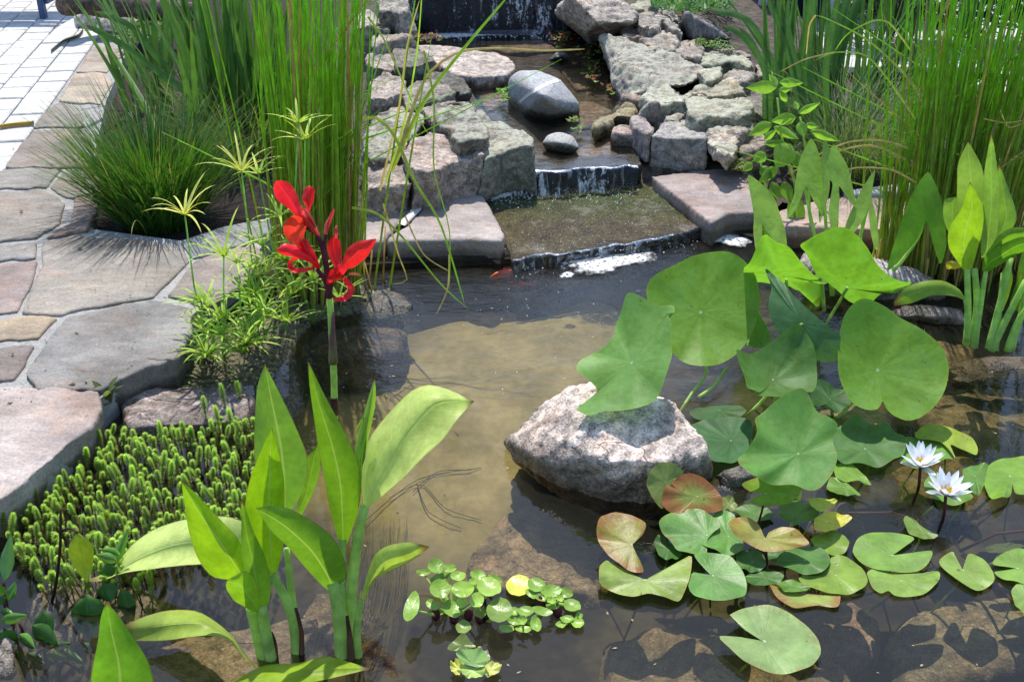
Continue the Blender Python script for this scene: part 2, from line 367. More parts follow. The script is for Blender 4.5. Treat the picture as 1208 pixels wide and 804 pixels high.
def leaf_shader(g, col, transl, rough, nb, tcol=(1.3, 1.3, .45), spec=.22):
    a = g.bsdf(col, rough, nb, spec)
    t = g.n('BsdfTranslucent', {'Color': g.mix(1., col, tcol, 'MULTIPLY')})
    return g.n('MixShader', {0: transl, 1: a, 2: t})
def strip_mat(name, vein=(.45, .55, .2), vein_amt=.45, edge=(.2, .09, .04), edge_amt=.5, transl=.38, rough=.42, veins=26., tipbrown=0., tcol=(1.25, 1.3, .55)):
    g = G(name); uv = g.xyz(g.n('TexCoord', out=2)); oc, oa, rn = g.objcol(); p = g.pos()
    u = g.math('ABSOLUTE', g.math('SUBTRACT', g.mul(uv[0], 2.), 1.)); v = uv[1]
    n1 = g.noise(p, 14, 5, .6); n2 = g.noise(p, 90, 3, .5)
    col = g.scale(oc, g.step(n1, .3, .7, .82, 1.2)); col = g.scale(col, g.step(n2, .3, .7, .93, 1.07))
    pv = g.math('SINE', g.mul(g.math('SUBTRACT', g.mul(v, 1.), g.mul(u, .22)), veins * 6.28)); 
    fine = g.math('SINE', g.mul(g.math('SUBTRACT', v, g.mul(u, .22)), veins * 21.))
    col = g.scale(col, g.n('MapRange', {0: g.math('ADD', pv, g.mul(fine, .5)), 1: -1.5, 2: 1.5, 3: .985, 4: 1.015}))
    mid = g.step(u, .015, .075, 1, 0); col = g.mix(g.mul(mid, vein_amt), col, vein)
    ed = g.step(g.math('ADD', u, g.mul(g.math('SUBTRACT', n1, .5), .12)), .95, 1.0); col = g.mix(g.mul(ed, edge_amt), col, edge)
    if tipbrown:
        tb = g.step(g.math('ADD', g.math('ADD', v, g.mul(g.math('SUBTRACT', n1, .5), .14)), g.mul(u, .04)), 1 - tipbrown, 1.02); col = g.mix(tb, col, (.16, .08, .035))
    h = g.math('ADD', g.mul(pv, .04), g.math('ADD', g.mul(mid, -2.), g.mul(n1, .8)))
    return g.end(leaf_shader(g, col, transl, rough, g.bump(h, .3, .003), tcol))
CANNA = strip_mat('canna_leaf', tipbrown=.05, transl=.52, vein_amt=.5, edge_amt=.55)
CANNA_OLD = strip_mat('withering_leaf', edge=(.10, .05, .03), edge_amt=.95, tipbrown=.16)
ARROW = strip_mat('arrow_leaf', vein_amt=.35, edge_amt=.0, transl=.5, veins=14, rough=.45)
DARKLEAF = strip_mat('dark_leaf', vein=(.1, .2, .05), vein_amt=.3, edge_amt=.0, transl=.22, veins=10, rough=.32)
GRASS = strip_mat('grass_blade', vein_amt=.12, edge_amt=0, transl=.3, veins=2, tipbrown=.12, rough=.5)
IRIS = strip_mat('sword_leaf', vein_amt=.15, edge_amt=0, transl=.3, veins=1, tipbrown=.05, rough=.45)
PETAL = strip_mat('red_petal', vein=(.8, .16, .10), vein_amt=.35, edge=(.85, .16, .08), edge_amt=.4, transl=.45, veins=5, rough=.4, tcol=(1.2, .7, .6))
WHITEPETAL = strip_mat('white_petal', vein=(.6, .66, .8), vein_amt=.3, edge_amt=0, transl=.3, veins=2, rough=.45, tcol=(1, 1, 1.05))
def disc_mat(name, nv=11, vein=(.35, .45, .2), vein_amt=.25, red=(.20, .05, .025), transl=.3, rough=.4, hub=(.45, .55, .3), hub_r=.045, tcol=(1.2, 1.3, .55), bl=(.25, .35, .3), bl_amt=0., spots=0.):
    g = G(name); uv = g.xyz(g.n('TexCoord', out=2)); oc, oa, rn = g.objcol(); p = g.pos()
    x = g.math('SUBTRACT', g.mul(uv[0], 2.), 1.); y = g.math('SUBTRACT', g.mul(uv[1], 2.), 1.)
    r = g.math('SQRT', g.math('ADD', g.mul(x, x), g.mul(y, y))); th = g.math('ARCTAN2', y, x)
    n1 = g.noise(p, 16, 6, .62); n2 = g.noise(p, 70, 4, .6)
    wob = g.mul(g.math('SUBTRACT', g.noise(p, 9, 3), .5), .5)
    c = g.math('ABSOLUTE', g.math('COSINE', g.mul(g.math('ADD', th, g.mul(wob, r)), float(nv)))); vn = g.step(c, .86, 1.)
    col = g.scale(oc, g.step(n1, .3, .7, .8, 1.22)); col = g.scale(col, g.step(n2, .3, .7, .92, 1.08))
    if bl_amt: col = g.mix(g.step(n1, .42, .7, 0, bl_amt), col, bl)
    # red mottling, streaked along the veins towards the rim
    s = g.noise(g.n('CombineXYZ', {0: g.mul(th, 4.5), 1: g.mul(r, 1.2), 2: rn}), 2.2, 5, .65)
    rm = g.math('ADD', g.math('ADD', g.mul(r, .55), g.mul(s, .9)), g.mul(oa, .7)); rm = g.mul(g.step(rm, 1.12, 1.5), g.step(oa, 0, .1)); rm = g.mul(rm, .9)
    col = g.mix(rm, col, g.mix(n1, red, (.34, .13, .045)))
    col = g.mix(g.mul(g.mul(vn, g.step(r, .05, .9, 1, .25)), vein_amt), col, vein)
    col = g.mix(g.step(r, hub_r * .6, hub_r, .9, 0), col, hub)
    if spots: col = g.mix(g.step(g.noise(p, 60, 3, .5), .70, .73, 0, spots), col, (.12, .07, .02))
    ed = g.step(g.math('ADD', r, g.mul(g.math('SUBTRACT', n1, .5), .06)), .96, .995, 0, .45); col = g.mix(ed, col, g.mix(1., col, (1.5, 1.15, .7), 'MULTIPLY'))
    h = g.math('ADD', g.mul(vn, -.06), g.math('ADD', g.mul(n1, 1.), g.mul(n2, .25)))
    return g.end(leaf_shader(g, col, transl, rough, g.bump(h, .5, .005), tcol, .28))
LOTUS = disc_mat('lotus_leaf', bl=(.09, .20, .115), bl_amt=.3, rough=.5, hub=(.45, .6, .35), hub_r=.035, vein=(.17, .32, .10), vein_amt=.11, transl=.5, spots=.6)
PAD = disc_mat('lily_pad', nv=9, rough=.40, transl=.28, spots=.7, vein=(.22, .36, .1))
FLOAT = disc_mat('floating_leaf', nv=5, rough=.3, transl=.25, hub_r=.0, vein=(.3, .45, .12))
def stem_mat(name, c1, c2, rough=.45, tr=.42):
    g = G(name); uv = g.xyz(g.n('TexCoord', out=2)); p = g.pos(); oc, oa, rn = g.objcol(); n = g.noise(p, 30, 5, .6)
    col = g.mix(g.step(g.math('ADD', uv[1], g.mul(g.math('SUBTRACT', n, .5), .5)), .05, .95), c1, c2); col = g.mix(1., g.scale(col, g.step(n, .3, .7, .8, 1.2)), oc, 'MULTIPLY')
    return g.end(leaf_shader(g, col, tr, rough, None, (1.3, 1.3, .7)))
STEM = stem_mat('green_stem', (.36, .52, .13), (.42, .58, .18)); STEM_RED = stem_mat('red_stem', (.11, .03, .025), (.15, .05, .03))
STEM_PURPLE = stem_mat('purple_stem', (.12, .03, .06), (.16, .04, .05)); STEM_PINK = stem_mat('pink_sheath', (.26, .10, .14), (.22, .2, .09))
STEM_DARK = stem_mat('dark_red_stem', (.045, .018, .015), (.09, .03, .03)); RUSH = stem_mat('rush_stem', (.34, .42, .08), (.27, .54, .05), .5, .55)
STRAW = stem_mat('straw', (.46, .34, .12), (.52, .40, .14), .7); ROOT = stem_mat('fine_roots', (.14, .11, .035), (.18, .14, .05), .8)
BROWN = stem_mat('dry_sheath', (.09, .03, .025), (.2, .12, .07), .7)
def plain(name, c, rough=.5, tr=.0):
    g = G(name); p = g.pos(); n = g.noise(p, 60, 4, .6); col = g.scale(g.mix(0., c, c), g.step(n, .3, .7, .8, 1.2))
    return g.end(leaf_shader(g, col, tr, rough, None) if tr else g.bsdf(col, rough))
STAMEN = plain('yellow_stamen', (.7, .5, .05), .5, .2); FISH = plain('goldfish', (.75, .07, .03), .35)
def tint_mat(name, rough, tr):
    g = G(name); oc, oa, rn = g.objcol(); p = g.pos(); n = g.noise(p, 50, 4, .6)
    return g.end(leaf_shader(g, g.scale(oc, g.step(n, .3, .7, .7, 1.3)), tr, rough, None))
TINT = tint_mat('small_leaf', .45, .3)
# ------------------------------------------------------------------ setting: ground, pond, patio
def sheet(name, pts, mat, bottom=None):
    bm = bmesh.new(); vs_ = [bm.verts.new(p) for p in pts]; f = bm.faces.new(vs_)
    if f.normal.z < 0: f.normal_flip()
    bm.normal_update()
    if f.normal.z < 0: bmesh.ops.reverse_faces(bm, faces=[f])
    if bottom is not None:
        r = bmesh.ops.extrude_face_region(bm, geom=[f]); 
        for v in [g for g in r['geom'] if isinstance(g, bmesh.types.BMVert)]: v.co.z = bottom
        bmesh.ops.recalc_face_normals(bm, faces=bm.faces)
    bmesh.ops.triangulate(bm, faces=bm.faces)
    me = bpy.data.meshes.new(name); bm.to_mesh(me); bm.free(); return link(name, me, mat)
PC = Vector((.1, 2.4, 0))
rim_px = [(-40, 620), (0, 600), (58, 572), (118, 478), (185, 440), (240, 400), (300, 372), (335, 335), (440, 318), (600, 312), (700, 292), (840, 275), (900, 288), (1000, 278), (1100, 283), (1208, 285), (1300, 330)]
rim = [P(*q) for q in rim_px] + [Vector(q) for q in ((1.9, 2.6, 0), (1.75, 1.6, 0), (1.3, .95, 0), (.4, .75, 0), (-.6, .85, 0), (-1.2, 1.3, 0), (-1.3, 1.75, 0))]
rim.sort(key=lambda q: math.atan2(q.y - PC.y, q.x - PC.x))
rimc = catmull(rim, 120, True, .3)
mb = MB(); rows = []
for rad in (0, .3, 1, 2.5, 6, 20, 200):
    rows.append([mb.vert(((q + (q - PC).normalized() * rad).x, (q + (q - PC).normalized() * rad).y, .03 if rad else .02)) for q in rimc])
for i in range(len(rows) - 1):
    for k in range(120): k2 = (k+1) % 120; mb.f.append((rows[i][k], rows[i+1][k], rows[i+1][k2], rows[i][k2]))
struct(mb.build('ground', SOIL))
# pond floor: bowl of sediment, darkness of deep water put into its colour
mb = MB(); rows = []
for t, z in ((1.02, .025), (.99, -.05), (.93, -.13), (.8, -.16), (.6, -.18), (.35, -.185), (.15, -.185)):
    rows.append([mb.vert((PC.x + (q.x - PC.x) * t, PC.y + (q.y - PC.y) * t, z + .02 * noise.noise(Vector((q.x * 4 * t, q.y * 4 * t, t))))) for q in rimc])
c = mb.vert((PC.x, PC.y, -.185))
for i in range(len(rows) - 1):
    for k in range(120): k2 = (k+1) % 120; mb.f.append((rows[i][k], rows[i][k2], rows[i+1][k2], rows[i+1][k]))
for k in range(120): mb.f.append((rows[-1][k], rows[-1][(k+1) % 120], c))
struct(mb.build('pond_bottom', BOTTOM))
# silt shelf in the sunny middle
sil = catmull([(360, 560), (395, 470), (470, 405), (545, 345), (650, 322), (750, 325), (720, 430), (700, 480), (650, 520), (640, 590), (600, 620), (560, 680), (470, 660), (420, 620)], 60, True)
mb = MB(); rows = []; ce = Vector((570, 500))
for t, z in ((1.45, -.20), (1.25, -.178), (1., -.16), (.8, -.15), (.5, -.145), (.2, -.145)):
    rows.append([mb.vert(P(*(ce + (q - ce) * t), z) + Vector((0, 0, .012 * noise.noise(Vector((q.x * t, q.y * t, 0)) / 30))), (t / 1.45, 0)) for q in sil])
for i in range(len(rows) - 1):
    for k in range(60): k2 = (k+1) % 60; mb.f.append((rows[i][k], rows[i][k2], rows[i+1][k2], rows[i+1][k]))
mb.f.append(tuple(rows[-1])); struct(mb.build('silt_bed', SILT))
# water of the pond: fine sheet with real ripples near the fall
WN = P(690, 305)
WATER = water_mat('pond_water', (.86, .84, .72), .35, tuple(WN))
mb = MB(); x0, x1, y0, y1 = -1.5, 2.2, .6, 3.95; nx, ny = 150, 150; rows = []
for j in range(ny + 1):
    row = []
    for i in range(nx + 1):
        x, y = x0 + (x1-x0)*i/nx, y0 + (y1-y0)*j/ny; d = math.hypot(x - WN.x, y - WN.y); a = .0045 * math.exp(-d * 2.2)
        row.append(mb.vert((x, y, a * (noise.noise(Vector((x*9, y*16, 0))) + .7 * math.sin(d * 42 + 2 * noise.noise(Vector((x*4, y*4, 3))))))))
    rows.append(row)
grid_faces(mb, rows); ws = mb.build('pond_water', WATER); struct(ws)
bm = bmesh.new(); bm.from_mesh(ws.data)      # trim to the pond
def inside(q, poly):
    r = False; j = len(poly) - 1
    for i in range(len(poly)):
        a, b = poly[i], poly[j]
        if (a.y > q.y) != (b.y > q.y) and q.x < (b.x - a.x) * (q.y - a.y) / (b.y - a.y) + a.x: r = not r
        j = i
    return r
big = [PC + (q - PC) * 1.06 for q in rimc]
bmesh.ops.delete(bm, geom=[f for f in bm.faces if not inside(f.calc_center_median(), big)], context='FACES'); bm.to_mesh(ws.data); bm.free()

# patio: mortar bed, flagstones, concrete pavers
ZP = .085
patio_px = [(-250, 700), (-60, 598), (0, 586), (55, 552), (108, 502), (118, 470), (165, 432), (216, 402), (226, 372), (280, 330), (318, 278), (318, 257), (266, 267), (213, 284), (108, 270), (118, 228), (112, 180), (125, 120), (150, 60), (180, 10), (200, -60), (-600, -60), (-600, 700)]
struct(sheet('patio', [P(x, y, ZP) for x, y in patio_px], MORTAR, -.02))
G_FLAG = 'flagstones of the pond edge and path'
flags = [  # px polygon, colour, label, pond edge
 ([(-40,454),(60,456),(117,461),(121,480),(107,504),(80,522),(53,546),(30,567),(0,588),(-45,600)], (.40,.335,.32), 'pinkish flagstone with a broken lip right above the bright green shoots', 1),
 ([(77,373),(112,366),(149,358),(186,354),(226,362),(225,390),(219,402),(208,421),(165,434),(130,453),(117,459),(45,459),(29,440),(56,402)], (.235,.24,.245), 'large bluish grey flagstone with a thick dark edge over the pond', 1),
 ([(51,284),(95,279),(160,281),(213,290),(223,306),(201,329),(180,349),(107,361),(72,370),(26,367),(36,339),(50,312)], (.29,.265,.235), 'large brown grey flagstone bordering the soil under the grass tuft', 0),
 ([(229,308),(262,294),(300,288),(312,300),(285,335),(250,358),(232,357),(198,347),(212,331)], (.29,.24,.225), 'reddish flagstone half hidden by the umbrella sedge', 0),
 ([(213,284),(266,267),(317,258),(320,272),(300,284),(240,301),(227,303)], (.25,.275,.29), 'narrow blue grey flagstone between soil bed and umbrella sedge', 0),
 ([(-40,227),(0,225),(51,224),(69,232),(76,240),(70,262),(42,279),(-40,286)], (.27,.245,.22), 'wide grey brown flagstone left of the small rust red corner stone', 0),
 ([(88,234),(112,229),(114,250),(103,271),(55,279),(76,265),(83,262)], (.27,.18,.145), 'small rust red flagstone at the corner of the soil bed', 0),
 ([(-40,200),(0,199),(71,199),(54,220),(-40,222)], (.25,.235,.22), 'grey flagstone with a straight long joint below the path bend', 0),
 ([(59,220),(79,200),(110,199),(113,224),(87,232),(78,231)], (.28,.255,.235), 'light flagstone tucked under the arching tips of the grass tuft', 0),
 ([(-40,290),(0,288),(42,285),(41,303),(0,306),(-40,310)], (.22,.22,.225), 'thin dark grey flagstone strip at the path edge', 0),
 ([(-40,312),(0,310),(43,306),(34,340),(20,365),(-40,375)], (.285,.225,.225), 'mauve flagstone below the thin dark strip', 0),
 ([(-40,380),(0,378),(27,372),(66,374),(45,397),(-40,403)], (.36,.27,.17), 'tan orange flagstone wedge', 0),
 ([(-40,410),(0,411),(40,406),(28,430),(15,446),(-40,450)], (.22,.17,.165), 'dark maroon flagstone piece beside the large bluish stone', 0),
 ([(43,137),(67,121),(80,122),(92,128),(100,148),(40,150)], (.25,.215,.20), 'small flagstone where the curved border meets the pale pavers', 0),
 ([(23,170),(40,154),(102,153),(110,170),(111,196),(5,196)], (.25,.205,.19), 'brown flagstone beside the pavers behind the grass tuft', 0),
 ([(70,118),(88,88),(122,86),(132,98),(118,122),(84,120)], (.44,.37,.28), 'pale sandstone piece in the sun beside the pavers', 0),
 ([(90,84),(108,56),(134,54),(146,62),(126,84)], (.42,.36,.29), 'sandy flagstone farthest up the border near the log', 0),
]
for i, (px, c, lab, edge) in enumerate(flags):
    c = tuple(a_ * .58 + b_ * .42 for a_, b_ in zip(c, (.245, .225, .205)))
    cc_ = sum((Vector(q) for q in px), Vector((0, 0))) / len(px); px = [tuple(Vector(q) + (Vector(q) - cc_).normalized() * .6) for q in px]
    o = slab('flagstone', px, ZP + .010 + (.006 if edge else 0), -.035 if edge else ZP - .012, FLAG, (c[0] * (.98 if i == 0 else .80), c[1] * (.97 if i == 0 else .785), c[2] * (.95 if i == 0 else .755), 0), .007, .0055 if edge else .0032, 40 + i, 0, -.05 if edge else 0., strata=.5 if edge else 0, ragged=1.5)  # flags past the first darkened in colour to stand for the shade there
    tag(o, lab, 'flagstone', G_FLAG)
# pavers: one laid surface of staggered blocks
A, B = P(16, 133, ZP), P(90, 40, ZP); u = (B - A).normalized(); vdir = Vector((u.y, -u.x, 0))
edge_px = [(-40, 230), (3, 195), (22, 168), (42, 136), (66, 118), (88, 84), (106, 54), (128, 24), (150, -10), (170, -60)]
lim = [P(x, y, ZP) for x, y in edge_px]; poly = lim + [Vector((-6, 12, 0)), Vector((-9, 3, 0))]
mb = MB(); rnd = random.Random(5)
for i in range(-20, 8):
    for j in range(-16, 40):
        cc = A + vdir * (i * .149 + .075) + u * (j * .2 + .1 * (i % 2) + .03 * rnd.random())
        if not inside(cc, poly) or cc.y > 11: continue
        hw, hl, z = .071, .096, ZP + .012 + rnd.uniform(-.0015, .0015); b = .005; ids = []
        for dx, dz in ((0, -.02), (0, -b), (-b, 0)):
            for sx, sy in ((-1, -1), (1, -1), (1, 1), (-1, 1)):
                ids.append(mb.vert(cc * 1 + vdir * sx * (hw + dx) + u * sy * (hl + dx) + Vector((0, 0, z + dz - cc.z))))
        for r in (0, 4):
            for k in range(4): mb.f.append((ids[r+k], ids[r+(k+1) % 4], ids[r+4+(k+1) % 4], ids[r+4+k]))
        mb.f.append(tuple(ids[8:12]))
struct(mb.build('paver_path', PAVER, smooth=False))
# paving on the far right side
mb = MB(); rnd = random.Random(8)
for i in range(-3, 24):
    for j in range(-14, 22):
        cc = Vector((1.0 + i * .33 + .15 * (j % 2), 6.1 + j * .24, 0)); 
        hw, hl, z = .16, .115, .10 + rnd.uniform(-.001, .001)
        if cc.x < 2.35 and cc.y < 5.85: continue
        if cc.x < 1.15 + .3 * (6.6 - cc.y if cc.y < 6.6 else 0): continue
        ids = []
        for dx, dz in ((0, -.03), (0, -.004), (-.004, 0)):
            for sx, sy in ((-1, -1), (1, -1), (1, 1), (-1, 1)): ids.append(mb.vert((cc.x + sx*(hw+dx), cc.y + sy*(hl+dx), z+dz)))
        for r in (0, 4):
            for k in range(4): mb.f.append((ids[r+k], ids[r+(k+1) % 4], ids[r+4+(k+1) % 4], ids[r+4+k]))
        mb.f.append(tuple(ids[8:12]))
struct(mb.build('far_paving', PAVER, smooth=False, color=(1, 1, 1)))
# raised bank of soil and gravel the stream stones lie on
chan = [P(x, y, .12) for x, y in [(560, 232), (575, 200), (560, 120), (500, 92), (480, 45), (480, 20), (665, 20), (715, 45), (728, 105), (722, 160), (760, 195), (765, 230)]]
mb = MB(); rows = []; nx, ny = 70, 90
for j in range(ny + 1):
    row = []
    for i in range(nx + 1):
        x, y = -1.0 + 2.7 * i / nx, 3.85 + 3.9 * j / ny
        z = .06 + .05 * min(1, max(0, (y - 3.9) / .5)) + .09 * max(0, y - 4.4) + .02 * noise.noise(Vector((x*5, y*5, 0)))
        e = max(0, abs(x - .25) - .75); z -= .12 * min(1, e / .4)
        if inside(Vector((x, y, 0)), chan): z = .095 + .012 * noise.noise(Vector((x*7, y*7, 2))) if y > 4.03 else .02
        if y < 4.12 and .1 < x < 1.0: z = .02
        if y > 6.55: z = max(z, .2) if abs(x) < 1 else z
        row.append(mb.vert((x, y, z)))
    rows.append(row)
grid_faces(mb, rows); struct(mb.build('stream_bank', simple('gravelly_soil', (.035, .027, .02), .5, 25, .9, .8, (.10, .08, .06))))
# stream water
mb = MB(); wp = [P(x, y, .135) for x, y in [(572, 203), (648, 200), (752, 194), (748, 160), (730, 110), (735, 60), (690, 30), (660, 25), (480, 25), (470, 60), (540, 100), (560, 140), (540, 180)]]
struct(sheet('stream_water', wp, water_mat('stream_water', (.80, .78, .70), .22, None, .03)))
# pool behind the upper fall
struct(sheet('upper_stream_water', [Vector(q) for q in ((-.7, 6.5, .52), (.4, 6.5, .52), (.5, 8, .52), (-.8, 8, .52))], water_mat('upper_water', (.6, .6, .55), .5), .2))

# weirs and falls
def fall(name, px_top, zt, zb, lean, mat, label, n=60, seed=0, zr=None):
    top = catmull([P(x, y, zr if zr is not None else zt) for x, y in px_top], n); mb = MB(); rows = []
    for k in range(9):
        t = k / 8; row = []
        for i, q in enumerate(top):
            b = .006 * noise.noise(Vector((q.x * 38, seed, t * 2))) + .003 * noise.noise(Vector((q.x * 110, seed, t * 3)))
            drop = t; lip = .016 * noise.noise(Vector((q.x * 13, seed, 1.7))); zl = .006 * noise.noise(Vector((q.x * 21, seed, 8.1))) * (1 - t)
            row.append(mb.vert((q.x + .006 * noise.noise(Vector((q.x * 60, t * 3, 5 + seed))), q.y + lip - lean * math.sqrt(t) + b * (1 + 2 * t), zt + zl + (zb - zt) * drop ** 1.5 - .001), (i / n, t)))
        rows.append(row)
    grid_faces(mb, rows); o = mb.build(name, mat); return tag(o, label, 'waterfall', None, 'structure')
FALL = fall_mat('falling_water', .58, (34, 34, 7)); FALL2 = fall_mat('upper_falling_water', .86, (22, 22, 5), .6)
fall('waterfall', [(572, 207), (600, 201), (652, 200), (700, 197), (752, 194)], .138, .044, .028, FALL, 'low white streaked fall of water over the dark weir', 110)
fall('waterfall', [(455, 36), (540, 37), (600, 38), (668, 36)], .53, .12, .07, FALL2, 'dark upper waterfall with bright streaks', 110, 3, .14)
for o in bpy.data.objects:
    if o.name.startswith('waterfall'): 
        for k in ('label', 'category'): del o[k]
fr = MB()
fall_lip = slab('weir_stone', [(566, 206), (652, 199), (758, 193), (752, 180), (565, 190)], .124, .03, ROCK_STREAM, (.10, .095, .09, 0), .01, .004, 71, 1, 0)
tag(fall_lip, 'dark wet sill stone the lower fall spills over', 'stone')
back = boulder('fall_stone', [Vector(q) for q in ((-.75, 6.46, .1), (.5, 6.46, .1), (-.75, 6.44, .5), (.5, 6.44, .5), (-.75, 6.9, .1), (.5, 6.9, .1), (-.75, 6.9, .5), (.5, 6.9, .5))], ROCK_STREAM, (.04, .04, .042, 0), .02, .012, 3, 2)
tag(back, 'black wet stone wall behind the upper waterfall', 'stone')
# algae shelf
sh = slab('shelf_stone', [(566, 232), (660, 222), (776, 204), (802, 232), (836, 266), (800, 276), (740, 287), (680, 296), (606, 305), (588, 270)], .040, -.1, ALGAE, (1, 1, 1, 0), .011, .006, 77, 2, -.02)
tag(sh, 'wide algae covered stone shelf under the lower waterfall', 'stone')
fall('shelf_overflow', [(606, 304), (680, 295), (740, 286), (800, 275), (836, 265)], .044, -.004, .015, fall_mat('overflow', .4, (60, 60, 16)), 'x', 110, 5)
for k in ('label', 'category'): del bpy.data.objects['shelf_overflow'][k]
# foam rafts
def foam(px, z, lab):
    o_ = catmull(px, 48, True); ce = sum(o_, Vector((0, 0))) / len(o_); mb = MB(); prev = None; cv = mb.vert(P(*ce, z + .006), (0, 0)); rnd = random.Random(len(px))
    for s in (.25, .5, .75, .92, 1.08):
        ring = [mb.vert(P(*(ce + (q - ce) * s), z) + Vector((0, 0, (.006 * (1 - s * s * .8) if s < 1 else .001) + .003 * noise.noise(Vector((q.x, q.y, s * 20)) / 9))), (s, 0)) for q in o_]
        for k in range(48):
            k2 = (k+1) % 48; mb.f.append((cv, ring[k2], ring[k]) if prev is None else (prev[k], prev[k2], ring[k2], ring[k]))
        prev = ring
    return tag(mb.build('foam', FOAM), lab, 'foam', 'foam on the pond', 'stuff')
foam([(655, 308), (672, 300), (705, 299), (724, 296), (745, 301), (768, 296), (781, 305), (760, 311), (735, 315), (718, 324), (688, 324), (668, 317)], .004, 'large white foam patch below the algae shelf')
foam([(832, 286), (848, 274), (870, 275), (890, 283), (876, 292), (852, 288)], .004, 'smaller foam patch in the corner under the right slab')
foam([(660, 324), (670, 321), (680, 324), (672, 328), (662, 328)], .003, 'small separate dot of foam nearest the viewer')
foam([(470, 46), (500, 40), (560, 36), (620, 34), (668, 34), (670, 40), (620, 42), (560, 44), (510, 47)], .137, 'strip of white water along the foot of the upper waterfall')
# white beads for bubbles, splashes and painted glints of light
mb = MB(); rnd = random.Random(3)
def bead(p, r):
    bm_ = [(1,0,0),(-1,0,0),(0,1,0),(0,-1,0),(0,0,1),(0,0,-1)]; ids = [mb.vert(p + Vector(q) * r) for q in bm_]
    for f in ((0,2,4),(2,1,4),(1,3,4),(3,0,4),(2,0,5),(1,2,5),(3,1,5),(0,3,5)): mb.f.append(tuple(ids[k] for k in f))
for _ in range(420):
    t = rnd.random(); x = 606 + 230 * t; y = 312 - 38 * t + abs(rnd.gauss(0, 7)) - 4
    if rnd.random() < .35: x, y = rnd.uniform(618, 642), rnd.gauss(304, 3)
    bead(P(x, y, .003), rnd.uniform(.0012, .0038))
for _ in range(520):
    t = rnd.random(); x = 578 + 175 * t; y = 229 - 13 * t + abs(rnd.gauss(0, 9)) - 3
    bead(P(x, y, .046), rnd.uniform(.001, .003))
for _ in range(260):
    bead(P(rnd.uniform(590, 820), rnd.uniform(228, 298), .046), rnd.uniform(.0008, .002))
for _ in range(30): bead(P(rnd.uniform(560, 760), rnd.uniform(315, 470), .001), rnd.uniform(.001, .003))
for _ in range(60): bead(P(rnd.uniform(500, 668), 42 + abs(rnd.gauss(0, 2)), .137), rnd.uniform(.002, .006))
o = mb.build('foam_and_glints', simple('bubble_glint_white', (.8, .82, .84), .05, 8, .2, 0)); tag(o, 'scattered white bubbles, splashes and painted glints below the falls', 'foam', 'foam on the pond', 'stuff')
# ------------------------------------------------------------------ stones of the stream, the banks and the pond
GR = 'stones stacked beside the stream'
T1 = crop(420, 0, 4.232); T2 = crop(640, 0, 4.232); Cw = crop(480, 160, 2.7455)
gray, dark, pale, brown = (.27, .255, .24), (.15, .14, .13), (.36, .345, .32), (.26, .21, .18)
def st(px, zt, zb, c, lich, lab, mat=None, vox=.0095, rough=.017, sm=0, flare=-.04, sc=1.):
    zt = zt if zt < .27 else .27 + (zt - .27) * .65; zb = max(zb, zt - .13) if 'weir' not in lab and 'nearest the rushes' not in lab and 'ring stain' not in lab else zb; cc_ = sum((Vector(p[:2]) for p in px), Vector((0, 0))) / len(px); px = [tuple(cc_ + (Vector(p[:2]) - cc_) * 1.07) for p in px]; lich *= .85; c = (c[0] * .92, c[1] * .86, c[2] * .78)
    o = slab('rock', px, zt, zb, mat or ROCK, c + (lich,), vox, rough, len(lab) * 3.7 + px[0][0], sm, flare, strata=.25, scale=sc, jit=.03, ragged=2.6)
    return tag(o, lab, 'rock', GR)
# left bank
o = slab('ledge_stone', Cw((240, 185), (228, 182), (80, 190), (30, 255), (0, 290), (-70, 330), (-60, 338), (60, 338), (200, 335), (306, 340), (318, 320), (265, 215)), .088, -.12, FLAG, (.30, .26, .24, 0), .010, .005, 11, 1, -.03, strata=.4); tag(o, 'sunlit grey slab with a thick front edge left of the algae shelf', 'stone slab', 'slabs edging the pond')
o = slab('ledge_stone', [(425, 232), (480, 222), (506, 226), (488, 246), (470, 262), (450, 284), (428, 284)], .086, -.08, FLAG, (.29, .25, .23, 0), .011, .004, 12, 1, -.03); tag(o, 'grey slab split by a white mortar line from its right neighbour', 'stone slab', 'slabs edging the pond')
seam = MB(); cl = catmull([(508, 226), (492, 246), (482, 257), (474, 265)], 14)
rows = [[seam.vert(P(q.x + k, q.y + k * .3, .0935 + .002 * (1 if k == 0 else 0) - (.008 if abs(k) > 4 else 0))) for k in (-5, -3.5, 0, 3.5, 5)] for q in cl]
grid_faces(seam, rows); struct(seam.build('mortar_seam', simple('white_mortar', (.48, .47, .45), .08, 50, .9, .4)))
st(T1((232, 765), (285, 715), (370, 665), (450, 690), (600, 745), (625, 775), (470, 790), (420, 850), (300, 845)), .235, .07, (.31, .27, .25), .25, 'blocky brown grey stone in front with a pale ring stain on top', rough=.008)
st(T1((560, 545), (640, 560), (740, 620), (872, 690), (870, 735), (640, 775), (625, 730), (660, 690), (600, 640)), .235, .06, (.22, .22, .19), .85, 'mossy pale green stone at the left end of the lower weir', rough=.008)
st(T1((400, 590), (470, 520), (570, 520), (590, 560), (640, 620), (665, 690), (590, 705), (520, 715), (470, 650)), .285, .19, (.21, .20, .18), .8, 'flat lichen topped slab lying across two stones')
st(T1((80, 580), (170, 525), (320, 530), (350, 560), (330, 620), (260, 690), (220, 770), (90, 800), (40, 700)), .225, .06, (.24, .235, .2), .75, 'broad lichen speckled stone behind the rush stems')
st(T1((330, 540), (420, 508), (560, 515), (470, 520), (390, 590), (350, 570)), .245, .1, (.24, .23, .2), .5, 'narrow stone wedged behind the lichen topped slab')
st([(428, 186), (452, 178), (478, 192), (483, 214), (430, 222)], .19, .06, (.29, .26, .24), .15, 'low grey stone nearest the rushes at slab level')
